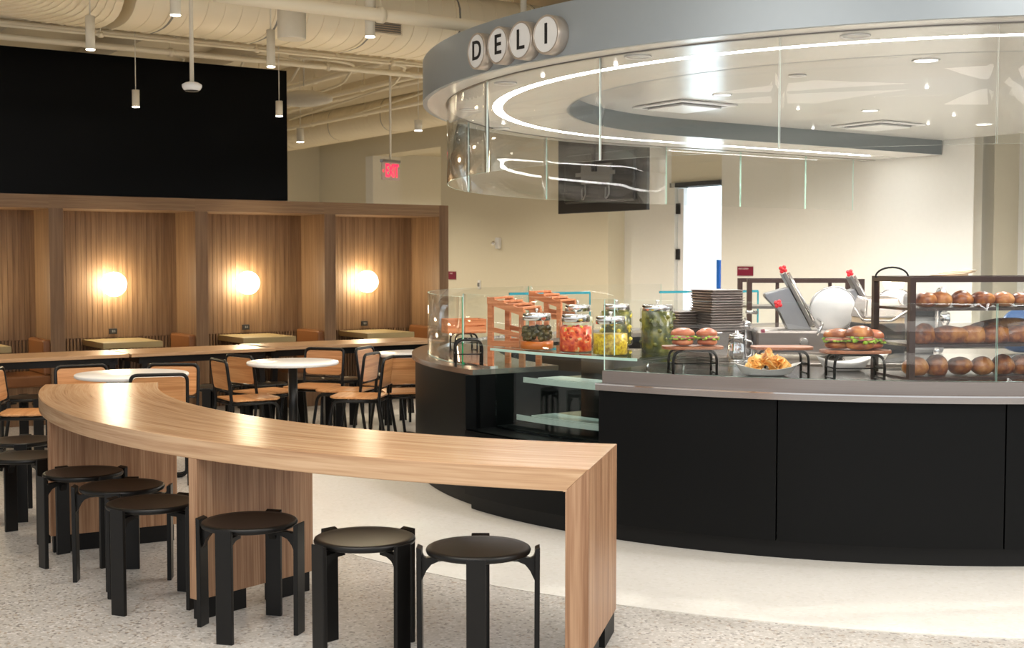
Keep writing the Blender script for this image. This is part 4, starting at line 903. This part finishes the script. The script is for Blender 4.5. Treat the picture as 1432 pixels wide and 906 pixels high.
# DELI round letter signs on the fascia
sg_px = [(667, 71, 'D'), (696, 63, 'E'), (727, 56, 'L'), (763, 48, 'I')]
for px, py, ltr in sg_px:
    a = min((abs((716+F*(KC.x+(KR+.07)*math.cos(q))/(KC.y+(KR+.07)*math.sin(q)))-px), q) for q in [R_(195+i*.05) for i in range(1700)])[1]
    p = KC+Vector(((KR)*math.cos(a), KR*math.sin(a), 0)); Y_ = p.y; z = at(px, py, Y=Y_-.05).z
    o = thing('letter_sign', f'round white sign with the black letter {ltr} on the canopy', 'sign', (p.x, p.y, z), a+PI/2, 'round letter signs spelling DELI')
    rr = .106
    g = MB(); g.lathe([(rr*.9, -.02), (rr, -.018), (rr, .07), (rr-.003, .075), (rr-.011, .075), (rr-.011, .068)], 48, axis='y', cap=False); g.build('rim', M['signrim'], o)
    g = MB(); g.lathe([(.002, .066), (rr-.01, .066), (rr-.01, .069)], 48, axis='y'); g.lathe([(.002, -.005), (rr-.01, -.005)], 12, axis='y', cap=False); g.build('face', M['signwhite'], o)
    Mx = Matrix.Translation((0, -.071, 0)) @ Matrix.Rotation(PI/2, 4, 'X'); letters('letter', ltr, .155, M['blackplastic'], o, Mx, .0015, .002)

# ---------------------------------------------------------------- television, placards, exit sign, wall fittings
tv = thing('television', 'back of a black television hanging behind the canopy', 'television', Vector((1.37, 12.98, 0)), A+PI/2); TW, THh, tz = 1.50, .82, 2.05
g = MB(); g.box(0, TW, -.02, .02, tz, tz+THh, .006); g.build('panel', M['blackplastic'], tv)
g = MB(); g.box(.16, TW-.16, .02, .06, tz+.10, tz+.62, .02); g.build('rear_housing', M['blackplastic'], tv)
g = MB(); g.box(.50, 1.0, .06, .09, tz+.30, tz+.50, .004); g.box(.42, 1.08, .09, .10, tz+.38, tz+.42); g.build('wall_bracket', M['grey'], tv)
for x in (.55, .95): g = MB(); g.tube(fillet([(x, .07, tz+.3), (x-.05, .10, tz+.18), (x+.03, .09, tz+.12), (x+.05, .07, tz+.25)], .04), .008, 8); g.build('cable', M['grey'], tv)
g = MB(); g.tube([(.75, .12, tz+.45), (.75, .12, 4.36)], .025, 12); g.box(.72, .78, .05, .12, tz+.42, tz+.48); g.build('ceiling_pole', M['blackplastic'], tv)
def placard(px, py, tu, w, h, label, s):
    d = dpx(px, tu); p = uv(tu-.002, d); z = at(px, py, Y=p.y).z
    o = thing('wall_placard', label, 'sign', (p.x, p.y, z), A-PI/2, 'small maroon room signs')
    g = MB(); g.box(-w/2, w/2, -.012, 0, -h/2, h/2, .002); g.build('plate', M['maroon'], o)
    for k, (t_, zz_, sz) in enumerate(s): letters('lettering', t_, sz, M['textw'], o, Matrix.Translation((-w*.08, -.013, zz_)) @ Matrix.Rotation(PI/2, 4, 'X'), .0008)
placard(1042.5, 379, WU, .27, .115, 'small maroon sign on the cream wall above the metal rack', [('EAST CORNER', .028, .026)])
placard(633, 385, WU-.29, .23, .13, 'small maroon sign on the wall just right of the booths', [('STAIR', .03, .03)])
ex = at(546, 226, Y=14.0)
es = thing('exit_sign', 'red EXIT sign with an arrow hanging from a white rod', 'sign', (ex.x, ex.y, 0), .95)
g = MB(); g.tube([(0, 0, ex.z+.02), (0, 0, 4.36)], .012, 10); g.build('rod', M['fix'], es)
g = MB(); g.box(-.15, .15, -.02, .02, ex.z-.015, ex.z+.02, .003); g.build('housing', M['steel'], es)
g = MB(); g.box(-.145, .145, -.004, .004, ex.z-.20, ex.z-.015); g.build('clear_panel', plain('pink_panel', (.62, .48, .42), .3), es)
letters('letters', 'EXIT', .195, M['exitred'], es, Matrix.Translation((.02, -.006, ex.z-.105)) @ Matrix.Rotation(PI/2, 4, 'X') @ Matrix.Diagonal((.54, 1, 1, 1)), .001, .004)
g = MB(); g.poly([(-.135, -.006, ex.z-.105), (-.115, -.006, ex.z-.085), (-.115, -.006, ex.z-.125)]); g.build('arrow', M['exitred'], es)
def wallbox(name, px, py, tu, w, h, dd, label, cat, mat, extra=None):
    d = dpx(px, tu); p = uv(tu-.001, d); z = at(px, py, Y=p.y).z; o = thing(name, label, cat, (p.x, p.y, z), A-PI/2)
    g = MB(); g.box(-w/2, w/2, -dd, 0, -h/2, h/2, .008); g.build('housing', mat, o)
    if extra: extra(o)
    return o
def ex1(o): g = MB(); g.blob((-.02, -.10, -.0), .04, .04, .04, sub=3); g.build('lens', M['chrome'], o)
wallbox('fire_alarm', 699, 340, WU-.29, .09, .17, .06, 'small white alarm fitting on the cream wall above the crates', 'alarm', M['white'], ex1)
def ex2(o): g = MB(); g.box(-.02, .02, -.035, -.02, -.03, .03); g.build('switch', M['grey'], o)
wallbox('light_switch', 671, 398, WU-.29, .07, .14, .02, 'white switch plate low on the cream wall left of the crates', 'switch', M['white'], ex2)

# ---------------------------------------------------------------- exposed ceiling: ducts, pipes, hanging lights
def duct(name, label, t0, t1, D, z, rx, rz_, seams, mat=M['duct'], alongv=False, step=.9):
    o = thing(name, label, 'duct', (uv(t0, D) if not alongv else uv(D, t0)) + Vector((0, 0, z))); g = MB(); n = 28
    def P(t, a, k=1.0):
        c = rx*k*math.copysign(abs(math.cos(a))**.75, math.cos(a)); s = rz_*k*math.copysign(abs(math.sin(a))**.75, math.sin(a))
        return (uv(t, D+c) if not alongv else uv(D+c, t)) + Vector((0, 0, z+s))
    g.hull([P(t0, 2*PI*i/n) for i in range(n)], [P(t1, 2*PI*i/n) for i in range(n)]); g.build('duct_body', mat, o, world=True, auto=True)
    g = MB(); t = t0+.15
    while t < t1:
        g.hull([P(t-.006, 2*PI*i/n, 1.012) for i in range(n)], [P(t+.006, 2*PI*i/n, 1.012) for i in range(n)]); t += .15
    g.build('standing_seams', mat, o, world=True, auto=True)
    t = t0+.3
    while t < t1:
        g = MB(); g.hull([P(t-.012, 2*PI*i/n, 1.03) for i in range(n)], [P(t+.012, 2*PI*i/n, 1.03) for i in range(n)]); g.build('joint_ring', mat, o, world=True, auto=True)
        g = MB(); g.hull([P(t+.013, 2*PI*i/n, 1.02) for i in range(n)], [P(t+.035, 2*PI*i/n, 1.02) for i in range(n)]); g.build('joint_gasket', M['ductd'], o, world=True, auto=True)
        t += step
    return o
duct('main_duct', 'large cream painted air duct running along above the round tables', 3.4, 8.0, 10.75, 3.78, .50, .30, 5)
# ribbed elbow at the top left
el = thing('ribbed_duct', 'wide ribbed cream duct elbow in the top left corner', 'duct', uv(2.0, 10.4, 3.7)); g = MB(); gs_ = MB()
for k in range(24):
    a = R_(k*3.9); c0 = uv(3.3, 9.3)
    def PP(a, r, z): return c0 + U*(-r*math.sin(a)) *1 + V*(r*math.cos(a)) + Vector((0, 0, z))
    n = 24; r1_ = 1.45
    def ringp(a, k=1.0): return [PP(a, r1_+.5*k*math.copysign(abs(math.cos(q))**.7, math.cos(q)), 3.78+.30*k*math.copysign(abs(math.sin(q))**.7, math.sin(q))) for q in [2*PI*i/n for i in range(n)]]
    g.hull(ringp(a), ringp(a+R_(3.4))); g.hull(ringp(a+R_(3.0), 1.03), ringp(a+R_(3.95), 1.03))
g.build('elbow', M['duct'], el, world=True)
g = MB()
def pipe(label, t0, t1, D, z, r, alongv=False, mat=None, name='pipe', hang=True):
    a_, b_ = (uv(t0, D, z), uv(t1, D, z)) if not alongv else (uv(D, t0, z), uv(D, t1, z)); o = thing(name, label, 'pipe', a_)
    g = MB(); g.tube([a_, b_], r, 12); g.build('pipe_run', mat or M['duct'], o, world=True)
    if hang:
        for k in range(1, 5):
            p = a_.lerp(b_, k/5); g = MB(); g.tube([p+Vector((0, 0, r*.9)), (p.x, p.y, 4.36)], .006, 6); g.tube([p+(b_-a_).normalized()*s_ for s_ in (-.02, .02)], r+.012, 12); g.build('hanger', mat or M['duct'], o, world=True)
    return o
# front sprinkler main crossing the top of the view
pa = at(300, -10, Y=8.3); pipe('thick cream pipe crossing the top of the photo in front of the duct', pa.dot(U), pa.dot(U)+6, pa.dot(V), at(480, 18, Y=8.9).z, .045)
pipe('cream pipe along the wall top, lowest of the parallel pipes', 1.0, 9.3, 12.1, 3.53, .03)
pipe('cream pipe second from below above the black wall', 1.0, 9.3, 11.9, 3.62, .025)
pipe('cream pipe third from below above the black wall', 1.0, 9.3, 11.7, 3.72, .02)
pipe('thin cream conduit close under the deck above the black wall', 1.0, 9.3, 12.6, 3.80, .018)
pipe('thin conduit right under the main duct', 2.0, 9.3, 11.45, 3.52, .014)
# far duct along the cream wall and cable trays
duct('far_duct', 'long round cream duct along the far wall top', 11.9, DB-.1, 9.9, 3.80, .30, .27, 4, alongv=True, step=1.8)
for k, (D_, z_, lab) in enumerate(((9.2, 3.75, 'cream conduit left of the far duct, lower one'), (8.8, 3.95, 'cream conduit left of the far duct, upper one'), (8.2, 3.85, 'cream conduit farthest left of the far duct'), (7.5, 3.9, 'cream pipe over the black wall corner'))):
    pipe(lab, 13.75, DB-.1, D_, z_, .035, True)
for k in range(6):                                       # bent conduits fanning over the far tables
    o = thing('conduit', 'thin bent cream conduit under the far ceiling, '+['nearest the black wall', 'second from the black wall', 'third from the black wall', 'third from the canopy', 'second from the canopy', 'nearest the canopy'][k], 'conduit', uv(4.6+.5*k, 12.9, 3.66), 0, 'bent conduits')
    a_ = uv(4.2+.55*k, 12.75, 3.62+.03*k); g = MB(); g.tube(fillet([a_, a_+U*(.5+.1*k), a_+U*(1.0+.15*k)+V*1.6, a_+U*(1.4+.2*k)+V*6.0], .35, 8), .016, 8); g.build('conduit_run', M['duct'], o, world=True)
for k in range(9):                                       # deck joists
    g = MB(); t = 2+k*1.5; g.prism([uv(t, 8)[:2], uv(t+.12, 8)[:2], uv(t+.12, 23.2)[:2], uv(t, 23.2)[:2]], 4.10, 4.35); o = g.build('trim_%d' % (k+4), M['ceil']); struct(o)
tr = thing('cable_tray', 'flat cream cable tray behind the pipes above the booths', 'cable tray', uv(7, 13.6, 3.7))
g = MB(); g.prism([uv(2, 13.2)[:2], uv(12, 13.2)[:2], uv(12, 13.22)[:2], uv(2, 13.22)[:2]], 3.92, 4.0); g.prism([uv(2, 13.6)[:2], uv(12, 13.6)[:2], uv(12, 13.62)[:2], uv(2, 13.62)[:2]], 3.92, 4.0); g.build('side_rail', M['duct'], tr, world=True)
g = MB()
for k in range(60): g.prism([uv(2+k/6, 13.22)[:2], uv(2.03+k/6, 13.22)[:2], uv(2.03+k/6, 13.6)[:2], uv(2+k/6, 13.6)[:2]], 3.92, 3.94)
g.build('rungs', M['duct'], tr, world=True)
vt = thing('air_register', 'dark rectangular grille on the side of the main duct', 'vent', (0, 0, 0))
p = uv(tpx(543, 10.2), 10.23); vt.location = (p.x, p.y, at(543, 36, Y=p.y).z); vt.rotation_euler = (0, 0, A)
g = MB(); g.box(-.16, .16, -.03, .02, -.085, .085, .004); g.build('frame', M['duct'], vt)
g = MB(); g.box(-.14, .14, -.034, -.029, -.07, .07); g.build('louver_backing', M['ductd'], vt)
g = MB()
for k in range(7): g.box(-.14, .14, -.045, -.034, -.066+k*.02, -.060+k*.02)
g.build('louvers', M['sand'], vt)
fa_ = thing('suspended_unit', 'rounded pale mechanical unit hanging behind the black wall corner', 'air unit', at(425, 138, Y=15.5))
g = MB(); g.lathe([(.03, -.30), (.07, -.26), (.10, -.08), (.10, .10), (.06, .28), (.03, .34)], 24, axis='x'); g.build('body', M['fix'], fa_)
g = MB(); g.tube([(0, 0, .15), (0, 0, 4.36-fa_.location.z)], .01, 8); g.build('hanger', M['fix'], fa_)
lb = thing('drum_diffuser', 'white drum shaped fitting under the main duct', 'fitting', at(408, 40, Y=9.6)); lb.location.z -= .08
g = MB(); g.lathe([(.10, 0), (.105, .01), (.105, .30)], 32); g.build('drum', M['fix'], lb); g = MB(); g.tube([(0, 0, .29), (0, 0, 4.36-lb.location.z)], .02, 10); g.build('stem', M['fix'], lb)

def hanging(px, pyb, Y_, r, h, label, stem=.006):
    p = at(px, pyb, Y=Y_); o = thing('pendant_light', label, 'light', p, 0, 'cylinder downlights hanging from the ceiling')
    g = MB(); g.lathe([(r*.95, .006), (r, .006), (r, h), (r*.2, h+.004)], 28); g.build('cylinder', M['fix'], o)
    g = MB(); g.lathe([(.004, 0), (r*.93, 0), (r*.93, .006)], 28); g.build('lens', M['down'], o)
    g = MB(); g.tube([(0, 0, h), (0, 0, 4.36-p.z)], stem, 8); g.build('stem', M['fix'], o)
    l = bpy.data.lights.new('downlight', 'SPOT'); l.energy = 34; l.spot_size = R_(95); l.spot_blend = .6; l.shadow_soft_size = .04; l.color = (1, .88, .70)
    lo = bpy.data.objects.new('downlight_beam', l); col.objects.link(lo); lo.parent = o; lo.location = (0, 0, -.01)
    return o
hanging(245.5, 22, 8.5, .035, .42, 'tall cylinder downlight at the top edge, in front of the duct')
hanging(126.5, 70, 10.0, .036, .26, 'cylinder downlight at the top left corner of the black wall')
hanging(379, 94, 10.6, .035, .30, 'cylinder downlight at the top right part of the black wall')
hanging(517.5, 52, 9.0, .035, .40, 'cylinder downlight left of the DELI canopy, near the duct grille')
hanging(190, 150, 11.7, .033, .155, 'small pendant light in front of the black wall, left one', .004)
hanging(390.5, 163, 12.6, .034, .15, 'small pendant light in front of the black wall, right one', .004)
hanging(420, 199, 15.8, .045, .17, 'small downlight right of the black wall edge, below the far duct', .004)
hanging(585, 183, 14.6, .045, .12, 'small downlight under the far duct beside the canopy', .004)
pj = thing('ceiling_speaker', 'white dome device on a thick rod in front of the black wall', 'ceiling device', at(268.5, 127, Y=9.7))
g = MB(); g.lathe([(.045, 0), (.062, .008), (.074, .03), (.074, .045), (.05, .06), (.015, .07)], 32); g.build('dome', M['white'], pj)
g = MB(); g.lathe([(.01, -.006), (.05, -.004), (.05, .004)], 28); g.build('lens_ring', M['blackplastic'], pj)
g = MB(); g.tube([(0, 0, .06), (0, 0, 4.36-pj.location.z)], .016, 12); g.build('rod', M['fix'], pj)
sd = thing('smoke_detector', 'round white smoke detector on the ceiling of the far hall', 'smoke detector', at(590, 216, Y=24.5)); sd.location.z = 3.46
g = MB(); g.lathe([(.05, 0), (.09, .02), (.09, .04)], 24); g.build('dome', M['white'], sd)
